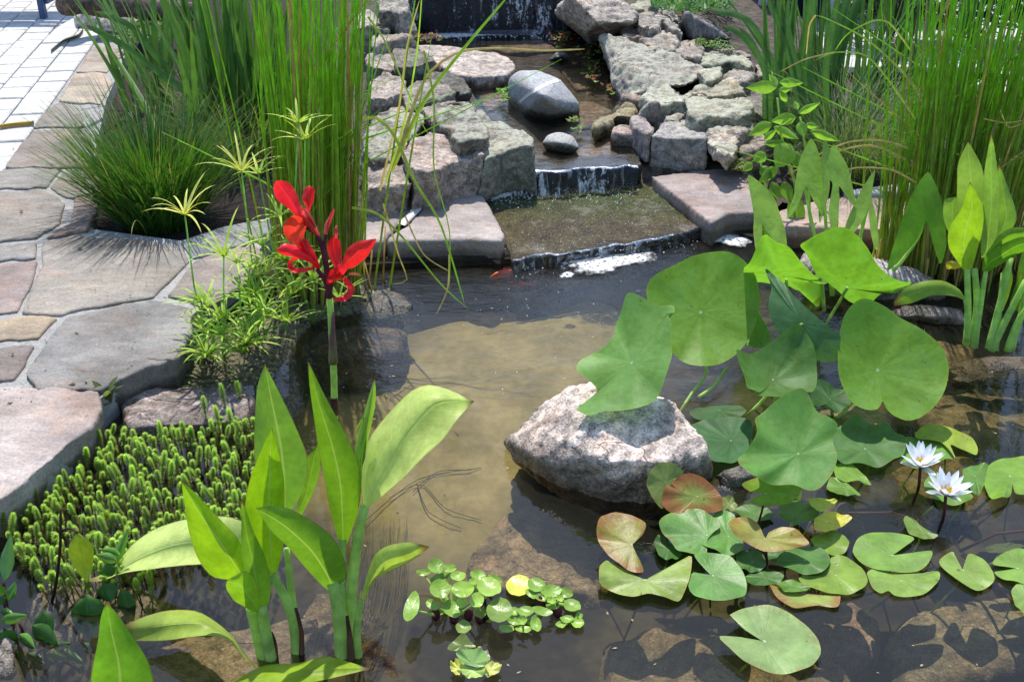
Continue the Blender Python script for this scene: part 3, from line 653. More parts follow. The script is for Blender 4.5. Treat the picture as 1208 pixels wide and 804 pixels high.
st(T1((245, 440), (340, 405), (430, 420), (490, 465), (480, 480), (350, 490), (300, 520), (250, 522)), .255, .1, (.24, .225, .21), .55, 'jagged speckled stone left of the dark block')
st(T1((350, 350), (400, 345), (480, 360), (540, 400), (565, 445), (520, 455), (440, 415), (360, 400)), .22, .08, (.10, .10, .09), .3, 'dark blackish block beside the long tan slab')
o = slab('rock', T1((300, 225), (420, 222), (560, 240), (700, 262), (770, 285), (800, 330), (760, 370), (600, 385), (480, 365), (400, 310), (330, 260)), .195, .06, ROCK_STREAM, (.36, .31, .27, .15), .012, .007, 93, 2, -.02); tag(o, 'long flat tan slab at the edge of the stream', 'rock', GR)
st(T1((185, 250), (240, 238), (330, 250), (385, 290), (360, 310), (260, 340), (200, 330)), .27, .1, (.15, .15, .13), .4, 'dark mossy rock behind the bent rush leaf')
st(T1((85, 175), (180, 150), (250, 165), (272, 185), (240, 200), (160, 215), (90, 225)), .31, .1, (.30, .28, .25), .4, 'sharp edged flat stone left below the upper waterfall')
st(T1((60, 270), (140, 245), (200, 260), (210, 310), (150, 330), (60, 330)), .26, .1, (.28, .26, .24), .4, 'layered grey stone left of the dark mossy rock')
st(T1((80, 400), (150, 375), (230, 395), (245, 440), (240, 480), (150, 500), (75, 490)), .25, .08, (.30, .28, .26), .3, 'weathered grey stone glimpsed between rush stems')
st(T1((110, -20), (200, -30), (262, -5), (258, 30), (210, 55), (120, 50)), .5, .15, (.26, .25, .235), .5, 'high rounded stone at the left end of the upper waterfall')
st(T1((0, 90), (60, 60), (115, 90), (120, 115), (60, 130), (0, 130)), .38, .1, (.34, .33, .3), .3, 'small pale stone under the high rounded stone')
st(T1((90, 140), (150, 122), (172, 132), (160, 150), (100, 155)), .36, .1, (.27, .25, .23), .3, 'thin stone on the sharp edged flat stone')
# right bank
o = boulder('rock', [P(x, y, z) for x, y, z in [(655, 14, .36), (672, -6, .5), (728, -4, .48), (751, 17, .42), (748, 26, .4), (706, 28, .40), (698, 52, .14), (662, 24, .2), (752, 34, .2), (735, 6, .1), (680, 10, .1), (690, 40, .3)]], ROCK, (.31, .265, .23, .5), .011, .016, 5, 0); tag(o, 'large square cut boulder at the right end of the upper waterfall', 'rock', GR)
o = boulder('rock', [P(x, y, z) for x, y, z in [(706, 42, .33), (716, 40, .35), (745, 52, .33), (803, 66, .31), (830, 82, .29), (818, 98, .26), (775, 104, .24), (745, 112, .2), (733, 122, .15), (736, 118, .1), (722, 85, .12), (826, 96, .1), (800, 70, .1)]], ROCK_STREAM, (.30, .265, .225, .75), .010, .020, 6, 0); tag(o, 'long sloping slab leaning into the stream with lichen and rusty stains', 'rock', GR)
st(T2((405, 135), (500, 132), (555, 155), (520, 185), (480, 195), (410, 190)), .36, .12, (.28, .24, .21), .2, 'small brown block under the square cut boulder')
st(T2((475, 60), (520, 55), (580, 90), (575, 130), (520, 145), (480, 120)), .44, .2, (.30, .29, .27), .4, 'pale upright stone next to the square cut boulder')
st(T2((510, 35), (570, 40), (650, 90), (690, 150), (640, 130), (560, 75)), .43, .2, (.27, .26, .25), .4, 'slanting stone behind the pale upright one')
st(T2((570, 38), (640, 28), (675, 60), (690, 95), (620, 75)), .42, .2, (.29, .28, .26), .4, 'rough topped stone below the juniper')
o = boulder('rock', [P(x, y, z) for x, y, z in [(808, 12, .44), (818, 20, .4), (864, 46, .22), (852, 50, .15), (805, 48, .15), (800, 30, .3), (830, 20, .2), (815, 45, .3)]], ROCK, (.20, .185, .18, .15), .013, .009, 9, 1); tag(o, 'dark pointed wedge of rock against the far paving', 'rock', GR)
st(T2((497, 210), (540, 165), (620, 135), (690, 170), (660, 230), (560, 240)), .36, .1, (.33, .31, .28), .4, 'rounded lichen dotted stone above the long sloping slab')
st(T2((640, 230), (690, 195), (780, 200), (800, 240), (790, 280), (720, 280)), .33, .1, (.29, .27, .25), .4, 'crumbly flat stone behind the long sloping slab')
st(T2((795, 260), (870, 250), (960, 270), (1040, 310), (1030, 335), (930, 310), (860, 325), (795, 325)), .31, .1, (.25, .27, .19), .95, 'flat green topped mossy stone near the far paving')
st(T2((880, 235), (960, 245), (1040, 265), (1040, 280), (960, 275)), .30, .1, (.33, .3, .27), .4, 'thin slab behind the green topped mossy stone')
st(T2((500, 475), (530, 440), (630, 420), (700, 460), (740, 485), (700, 500), (600, 510), (550, 500)), .285, .12, (.36, .37, .31), .9, 'oval pale green lichen covered stone in the middle of the heap')
st(T2((775, 355), (830, 330), (890, 325), (895, 345), (880, 390), (820, 410)), .31, .1, (.34, .35, .28), .8, 'small pale stone in front of the green topped mossy stone')
st(T2((910, 370), (970, 320), (1040, 350), (1060, 390), (1000, 420), (950, 400)), .29, .1, (.28, .27, .25), .4, 'grey stone at the right of the small pale stone')
st(T2((770, 430), (840, 395), (960, 380), (1005, 445), (960, 465), (830, 470)), .29, .1, (.29, .28, .22), .7, 'long greenish stone with a shaded underside')
st(T2((720, 455), (790, 440), (825, 470), (740, 478)), .27, .1, (.34, .32, .27), .5, 'thin chip of stone between two lichen stones')
st(T2((718, 560), (730, 500), (800, 478), (900, 485), (1000, 490), (1045, 530), (1030, 570), (900, 580), (780, 590)), .265, .1, (.33, .33, .28), .85, 'broad lichen covered stone above the square block')
st(T2((585, 530), (640, 520), (715, 530), (720, 560), (690, 590), (620, 585)), .235, .08, (.35, .34, .30), .6, 'flat pale stone behind the upright pointed one')
o = boulder('rock', [P(x, y, z) for x, y, z in [(768, 119, .29), (776, 122, .28), (787, 142, .2), (780, 150, .14), (752, 156, .1), (748, 146, .2), (756, 130, .25), (762, 160, .06), (770, 125, .1), (788, 148, .08)]], ROCK, (.28, .25, .235, .3), .011, .009, 13, 1); tag(o, 'upright pointed stone behind the wet brown block', 'rock', GR)
o = slab('rock', T2((355, 625), (440, 620), (530, 660), (525, 690), (440, 665), (340, 660)), .19, .05, ROCK_STREAM, (.27, .215, .19, .05), .011, .008, 14, 1); tag(o, 'wet brown block at the right end of the lower weir', 'rock', GR)
o = slab('rock', T2((440, 570), (500, 570), (560, 640), (530, 670), (445, 625)), .225, .1, ROCK, (.33, .28, .26, .1), .011, .008, 15, 1); tag(o, 'tan block wedged above the wet brown block', 'rock', GR)
st(T2((365, 540), (420, 520), (470, 535), (460, 580), (380, 570), (270, 640), (260, 620)), .185, .06, (.24, .22, .13), .5, 'low mossy stone at the edge of the stream', mat=ROCK_STREAM)
st(T2((390, 470), (440, 465), (505, 480), (490, 500), (420, 500)), .2, .08, (.25, .22, .2), .1, 'thin stone at the foot of the long sloping slab', mat=ROCK_STREAM)
o = slab('rock', T2((538, 675), (600, 610), (700, 600), (820, 600), (820, 640), (825, 690), (700, 685)), .215, .065, ROCK, (.29, .265, .25, .55), .011, .009, 17, 1, 0., strata=.9); tag(o, 'square layered block standing on the right hand slab', 'rock', GR)
st(T2((825, 690), (850, 590), (920, 560), (1000, 580), (1060, 640), (990, 660), (970, 740), (900, 760)), .225, .16, (.34, .32, .29), .6, 'pale speckled stone right of the square layered block')
st(T2((990, 670), (1060, 640), (1110, 670), (1140, 700), (1060, 740), (1000, 755)), .18, .06, (.36, .31, .28), .2, 'pinkish stone above the sedum')
st(T2((1000, 470), (1100, 455), (1150, 500), (1140, 570), (1060, 560)), .24, .08, (.17, .165, .16), .5, 'dark lichen flecked stone under the bush leaves')
st(T2((340, -10), (420, -10), (430, 25), (380, 35)), .47, .2, (.28, .30, .22), .8, 'small green stone behind the square cut boulder')
st(T2((430, 20), (480, -10), (560, 0), (570, 30), (480, 50)), .46, .2, (.3, .31, .24), .7, 'flat mossy stone under the edge of the juniper')
st(T2((1060, 320), (1120, 310), (1170, 330), (1160, 370), (1090, 370)), .24, .05, (.33, .29, .26), .2, 'tan stone behind the sword leaves')
# stones in the stream
o = boulder('boulder', [P(x, y, z) for x, y, z in [(600, 92, .25), (612, 83, .29), (634, 83, .30), (660, 93, .285), (676, 112, .22), (684, 122, .19), (685, 136, .13), (660, 143, .10), (620, 140, .10), (600, 118, .14), (598, 104, .2), (640, 112, .28), (655, 125, .22), (600, 124, .09), (612, 140, .09), (645, 148, .09), (683, 142, .09), (625, 90, .1), (660, 100, .1)]], GRANITE, (.36, .37, .375, 0), .009, .0025, 21, 5)
tag(o, 'rounded blue grey boulder with a white vein in the stream', 'boulder')
vein = MB(); vl = catmull([(613, 121), (622, 113), (633, 106), (646, 99), (661, 94)], 16)
dg = bpy.context.evaluated_depsgraph_get(); rows = []
for q in vl:
    row = []
    for k in (-1.6, 0, 1.6):
        d_ = ray(q.x + k * .5, q.y + k).normalized(); hit, loc, nor, _ = o.ray_cast(CAM, d_)
        row.append(vein.vert((loc + nor * .0015) if hit else P(q.x, q.y, .2)))
    rows.append(row)
grid_faces(vein, rows); vo = vein.build('vein', simple('quartz', (.62, .6, .56), .08, 60, .6, .2)); vo.parent = o
o = boulder('boulder', [P(x, y, z) for x, y, z in [(637, 170, .16), (645, 159, .19), (660, 155, .2), (678, 160, .19), (686, 176, .15), (672, 187, .10), (648, 184, .10), (660, 168, .19), (655, 160, .08)]], GRANITE, (.36, .36, .34, .1), .008, .003, 22, 8); tag(o, 'small rounded light grey pebble stone below the veined boulder', 'boulder')
o = boulder('boulder', [P(x, y, z) for x, y, z in [(645, 72, .13), (655, 62, .16), (668, 62, .16), (675, 72, .12), (660, 66, .17), (650, 75, .05), (672, 75, .05)]], ROCK_STREAM, (.3, .32, .35, 0), .01, .004, 23, 4); tag(o, 'small wet stone barely above the stream water', 'boulder')
for i, (px, lab) in enumerate([([(640, 120), (700, 118), (725, 130), (700, 145), (690, 150)], 'brown stone under the stream water beside the veined boulder'), ([(560, 108), (600, 100), (600, 120), (575, 130)], 'brown stone under the water left of the veined boulder'), ([(640, 178), (720, 165), (735, 185), (650, 195), (590, 190)], 'mossy brown stone under the water just above the weir'), ([(660, 80), (715, 78), (720, 100), (680, 105)], 'brown stone under the water right of the small wet stone'), ([(560, 48), (640, 46), (660, 58), (600, 62)], 'brown stone under the water below the upper fall')]):
    tag(slab('sunken_stone', px, .118, .06, SUNK, (.22, .16, .12, .2), .014, .006, 31 + i, 3), lab, 'rock', 'stones under the stream water')
# right bank slabs
o = slab('ledge_stone', [(768, 208), (830, 200), (885, 196), (908, 240), (905, 250), (858, 252), (840, 264)], .088, -.08, FLAG, (.28, .235, .22, 0), .011, .004, 41, 1, -.03); tag(o, 'pinkish slab with a dark undercut right of the algae shelf', 'stone slab', 'slabs edging the pond')
o = slab('ledge_stone', [(912, 250), (985, 232), (1075, 228), (1150, 236), (1208, 215), (1250, 210), (1260, 262), (1150, 272), (1050, 270), (985, 268), (915, 266)], .085, -.05, FLAG, (.30, .23, .19, 0), .012, .008, 42, 1, -.04, strata=.7); tag(o, 'long brown ledge slab behind the arrow shaped leaves', 'stone slab', 'slabs edging the pond')
o = slab('ledge_stone', [(995, 224), (1075, 214), (1150, 214), (1185, 222), (1080, 226), (1000, 230)], .10, -.02, FLAG, (.34, .37, .39, 0), .012, .003, 43, 1, 0.); tag(o, 'thin blue grey paving edge behind the brown ledge slab', 'stone slab', 'slabs edging the pond')
o = slab('ledge_stone', [(1165, 190), (1195, 180), (1260, 175), (1260, 206), (1180, 214)], .11, -.02, FLAG, (.44, .47, .5, 0), .012, .003, 44, 1, 0.); tag(o, 'pale blue grey slab right behind the tall rushes', 'stone slab', 'slabs edging the pond')
GP = 'stones at the waterline'
def bo(pts, c, lich, lab, vox=.012, rough=.008, sm=3, name='boulder', mat=None):
    o = boulder(name, [P(x, y, z) for x, y, z in pts], mat or ROCK_POND, c + (lich,), vox, rough, len(lab) * 1.7, sm); return tag(o, lab, 'boulder', GP)
bo([(930, 320, .03), (945, 300, .07), (985, 296, .09), (1040, 306, .1), (1085, 318, .08), (1125, 345, .03), (1090, 365, -.06), (1000, 372, -.06), (935, 345, -.05), (1010, 318, .11), (1020, 300, -.05)], (.46, .42, .39), .1, 'rough whitish rock behind the lotus leaves', rough=.012)
bo([(1030, 372, .0), (1070, 356, .03), (1130, 362, .03), (1160, 385, .0), (1120, 395, -.06), (1050, 392, -.06), (1100, 372, .035)], (.24, .22, .2), .0, 'wet dark rock at the waterline left of the tall canna shoots')
bo([(1105, 430, -.03), (1150, 418, .006), (1240, 415, .01), (1260, 450, -.02), (1180, 465, -.06), (1120, 455, -.06), (1180, 430, .012)], (.26, .19, .11), .0, 'brown rock just breaking the water under the tall canna shoots')
# the main boulder
mbl = boulder('boulder', [P(x, y, z) for x, y, z in [(597, 520, .05), (612, 506, .075), (640, 478, .115), (678, 458, .15), (702, 452, .165), (748, 462, .17), (790, 472, .17), (818, 505, .14), (836, 535, .10), (838, 560, .05), (815, 592, -.02), (770, 612, -.06), (700, 605, -.05), (650, 582, -.04), (612, 548, -.02), (700, 500, .165), (670, 520, .125), (720, 545, .115), (785, 545, .12), (640, 540, .07), (660, 470, -.1), (800, 490, -.1), (840, 570, -.1), (600, 530, -.08), (720, 620, -.1)]], ROCK_BOULDER, (.54, .45, .395, .0), .0075, .015, 3, 1)
tag(mbl, 'large pinkish white boulder in the pond under the lotus leaves', 'boulder', GP)
bo([(838, 555, .02), (880, 540, .03), (930, 548, .02), (935, 575, -.02), (850, 590, -.03), (880, 560, .035)], (.34, .32, .32), 0, 'smooth grey stone in the shade right of the pinkish boulder')
bo([(420, 378, -.02), (428, 345, .012), (450, 335, .02), (478, 340, .02), (494, 362, .008), (480, 380, -.03), (455, 352, .026), (440, 388, -.05)], (.27, .265, .25), .2, 'flat grey wet rock at the foot of the rushes', rough=.006)
o = slab('boulder', [(142, 470), (175, 458), (215, 455), (285, 452), (300, 470), (290, 492), (240, 500), (190, 500), (150, 505)], .03, -.08, ROCK_POND, (.40, .335, .315, .05), .01, .007, 66, 2, .05); tag(o, 'low pinkish stone between the big flagstone and the green shoots', 'boulder', GP)
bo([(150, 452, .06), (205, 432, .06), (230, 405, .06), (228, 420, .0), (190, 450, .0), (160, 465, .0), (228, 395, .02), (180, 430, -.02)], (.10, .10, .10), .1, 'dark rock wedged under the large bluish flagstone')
bo([(-25, 770, -.02), (0, 735, .03), (20, 745, .02), (25, 800, -.02), (-20, 820, .0), (0, 770, .03)], (.42, .39, .37), .0, 'pale stone in the lower left corner of the pond')
# sunken stones
GS = 'sunken stones seen through the water'
for i, (px, zt, c, lab) in enumerate([
 ([(352, 384), (420, 378), (480, 384), (470, 410), (420, 421), (365, 416)], -.035, (.17, .12, .10), 'reddish brown flat stone under water near the rushes'),
 ([(592, 605), (640, 585), (700, 600), (735, 625), (705, 700), (650, 690), (560, 690), (550, 660)], -.09, (.30, .22, .145), 'tan sunken stone in front of the pinkish boulder'),
 ([(715, 755), (770, 735), (830, 742), (880, 750), (1010, 762), (1000, 840), (760, 850), (716, 800)], -.08, (.22, .17, .105), 'long sunken slab at the bottom below the big pale lily pad'),
 ([(938, 690), (1000, 700), (1035, 725), (1038, 760), (1010, 782), (960, 770), (900, 745), (880, 715)], -.075, (.28, .19, .15), 'reddish sunken block beside the long slab'),
 ([(1048, 745), (1080, 715), (1140, 705), (1250, 690), (1270, 780), (1200, 790), (1130, 800), (1060, 815)], -.08, (.24, .195, .13), 'sunken slab in the lower right corner'),
 ([(160, 770), (220, 745), (300, 735), (375, 715), (380, 770), (320, 830), (180, 840)], -.07, (.24, .18, .135), 'brown sunken stone below the canna leaves'),
 ([(20, 700), (90, 680), (170, 690), (200, 720), (150, 750), (60, 760)], -.09, (.24, .2, .175), 'grey brown sunken stone at the lower left'),
 ([(370, 700), (430, 690), (450, 735), (400, 770), (350, 740)], -.09, (.20, .155, .10), 'small sunken stone between the canna stems'),
 ([(1080, 400), (1150, 405), (1150, 430), (1110, 436), (1075, 425)], -.03, (.24, .17, .08), 'sunken brown stone near the tall canna shoots'),
 ([(1050, 470), (1130, 455), (1230, 470), (1220, 520), (1120, 520)], -.06, (.20, .15, .07), 'olive brown sunken stone behind the lily flowers'),
 ([(960, 480), (1010, 470), (1060, 490), (1040, 530), (980, 520)], -.06, (.30, .26, .2), 'sunken stone under the edge of the right lotus leaf'),
 ([(1050, 545), (1150, 535), (1170, 600), (1080, 610)], -.1, (.16, .115, .04), 'dark olive sunken stone around the lily stalks'),
 ([(940, 600), (1000, 585), (1030, 620), (980, 650)], -.1, (.15, .11, .05), 'dark brown sunken stone beneath the lily pads'),
 ([(690, 610), (730, 605), (750, 650), (720, 700), (690, 680)], -.085, (.18, .13, .05), 'narrow sunken stone between boulder and orange lily pad')]):
    tag(slab('sunken_stone', px, zt - .045 if zt < -.05 and zt != -.095 else zt, -.23, SUNK, tuple(q * .66 for q in c) + (.25,), .015, .012, 50 + i, 7, .12), lab, 'rock', GS)
# ------------------------------------------------------------------ plants
def plant(name, loc, label, cat='plant', group=None):
    o = empty(name, loc); tag(o, label, cat, group); return o
LM = crop(670, 264, 2.2326)
GL = 'lotus leaves on their stalks'
def lotus(c, out, y0, nrm, col, lab, cup=.012, wave=.008, stalk_px=None, z0=None, seed=1, freq=(3, 5), red=0., zc=None):
    cpx = LM(c)[0]; out = LM(*out)
    ctr = D(*cpx, y0) if y0 else P(*cpx, zc)
    if stalk_px:
        sx = LM(*stalk_px); foot = P(*sx[-1], z0 if z0 is not None else -.02)
    else: foot = Vector((ctr.x + .01, ctr.y + .02, -.15))
    t = plant('lotus_leaf', (foot.x, foot.y, 0), lab, 'lotus leaf', GL)
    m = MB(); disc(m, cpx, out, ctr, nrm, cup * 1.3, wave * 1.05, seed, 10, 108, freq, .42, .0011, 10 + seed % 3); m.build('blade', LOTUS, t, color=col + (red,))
    s = MB(); a = ctr - Vector(nrm).normalized() * .004
    if stalk_px:
        c_ = catmull([cpx] + sx, 14); ys = [a.y + (foot.y - a.y) * i / 13 for i in range(14)]
        pts = [a] + [D(c_[i].x, c_[i].y, ys[i]) for i in range(1, 14)]
    else: pts = [a.lerp(foot, i / 8) + Vector((.015 * math.sin(i * .5), 0, 0)) for i in range(9)]
    tube(s, pts, .0042, 7); s.build('stalk', STEM, t)
g1, g2, g3, g4 = (.18, .36, .035), (.18, .36, .085), (.16, .33, .035), (.15, .33, .065)
lotus((349, 233), [(203,185),(212,160),(240,138),(290,110),(325,93),(365,83),(410,88),(455,112),(485,150),(499,205),(494,255),(472,310),(430,358),(385,383),(340,388),(300,372),(262,335),(235,290),(213,235)], 2.72, (.05,-.62,.78), g1, 'big round lotus leaf facing the viewer beside the foam', .02, .006, [(365, 390), (330, 440), (290, 502)], seed=1)
lotus((168, 365), [(165,202),(200,206),(240,218),(278,214),(280,236),(262,240),(275,265),(272,310),(276,350),(262,395),(245,435),(222,470),(185,492),(140,498),(100,500),(62,512),(25,492),(52,470),(78,440),(55,414),(28,395),(35,365),(60,345),(95,325),(117,300),(128,262),(145,232)], 2.25, (-.3,-.5,.8), g2, 'wavy lotus leaf hanging over the pinkish white boulder', .012, .012, [(235, 450), (270, 490), (303, 532)], seed=4, freq=(4, 7))
lotus((735, 168), [(612,55),(640,45),(690,32),(730,32),(765,45),(790,75),(815,110),(850,140),(905,165),(900,190),(860,195),(835,185),(810,200),(790,220),(760,215),(735,200),(715,180),(690,160),(655,140),(632,100)], 2.78, (.1,.93,.34), g3, 'lotus leaf showing its underside and stalk below the arrow shaped leaves', .015, .012, [(715, 205), (682, 262), (660, 330)], seed=5)
lotus((575, 145), [(465,110),(510,95),(560,92),(600,100),(640,130),(680,165),(722,190),(690,210),(640,215),(600,195),(545,165),(500,165),(470,150)], 2.86, (0,.6,.8), g3, 'low lotus leaf behind the folded blue green one', .01, .01, None, seed=6)
lotus((618, 262), [(503,108),(530,126),(560,152),(600,195),(650,240),(690,272),(714,292),(710,330),(700,356),(670,362),(620,346),(570,311),(537,262),(522,215),(526,160)], 2.50, (-.45,-.75,.5), (.085,.185,.075), 'blue green lotus leaf folded along its upper edge', -.05, .006, [(562, 300), (562, 375), (520, 455), (470, 505)], seed=7)
lotus((815, 385), [(715,260),(745,225),(780,219),(830,235),(868,258),(900,280),(940,310),(970,345),(987,395),(980,445),(955,490),(915,520),(880,528),(845,510),(830,490),(824,470),(816,485),(806,496),(780,498),(745,480),(720,440),(707,390),(706,330)], 2.42, (.05,-.6,.8), g1, 'big lotus leaf at the right with a slit in its lower rim', .03, .006, [(748, 470), (715, 505), (680, 525)], seed=8)
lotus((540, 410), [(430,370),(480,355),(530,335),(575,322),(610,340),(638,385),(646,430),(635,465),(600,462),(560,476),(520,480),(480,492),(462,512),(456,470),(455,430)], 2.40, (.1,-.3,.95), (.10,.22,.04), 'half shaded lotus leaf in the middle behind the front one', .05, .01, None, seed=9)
lotus((607, 605), [(490,522),(540,482),(605,456),(632,470),(655,505),(705,540),(695,575),(706,620),(695,660),(660,702),(625,712),(590,695),(540,690),(480,688),(455,660),(444,630),(470,600),(492,565)], 2.02, (0,-.42,.9), g4, 'front lotus leaf with angular rim above the lily pads', .02, .010, None, seed=10, freq=(6, 5), red=.25)
lotus((430, 570), [(303,548),(340,525),(400,515),(450,515),(482,525),(485,560),(470,600),(440,632),(400,633),(370,620),(355,590),(330,570)], None, (0,0,1), (.06,.165,.05), 'flat lotus leaf on the water between boulder and front leaf', .006, .003, None, zc=.03, seed=11)
lotus((782, 592), [(700,540),(760,520),(800,530),(850,545),(885,575),(885,605),(850,632),(810,641),(760,635),(705,627),(697,580)], None, (0,-.05,1), (.11,.24,.06), 'flat lotus leaf on the water left of the white flowers', .006, .006, None, zc=.02, seed=12, freq=(7, 5))
lotus((505, 300), [(485,252),(512,260),(532,290),(533,330),(510,346),(478,342),(474,300)], 2.80, (-.3,-.3,.9), g3, 'small lotus leaf peeping out right of the big round one', .02, .004, None, seed=13)
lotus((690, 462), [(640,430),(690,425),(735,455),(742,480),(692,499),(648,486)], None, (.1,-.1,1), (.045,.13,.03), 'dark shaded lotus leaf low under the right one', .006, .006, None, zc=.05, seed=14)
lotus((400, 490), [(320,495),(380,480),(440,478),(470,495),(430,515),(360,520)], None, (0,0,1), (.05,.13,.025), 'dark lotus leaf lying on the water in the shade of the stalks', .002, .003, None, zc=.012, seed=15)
s = plant('lotus_stalk', tuple(P(830, 465, 0)), 'bare lotus stalk in the shade under the big round leaf', 'stalk'); m_ = MB(); stalk(m_, LM((418, 378), (385, 425), (345, 455)), 2.62, 2.5, .0042, .0045); m_.build('stalk', STEM, s)

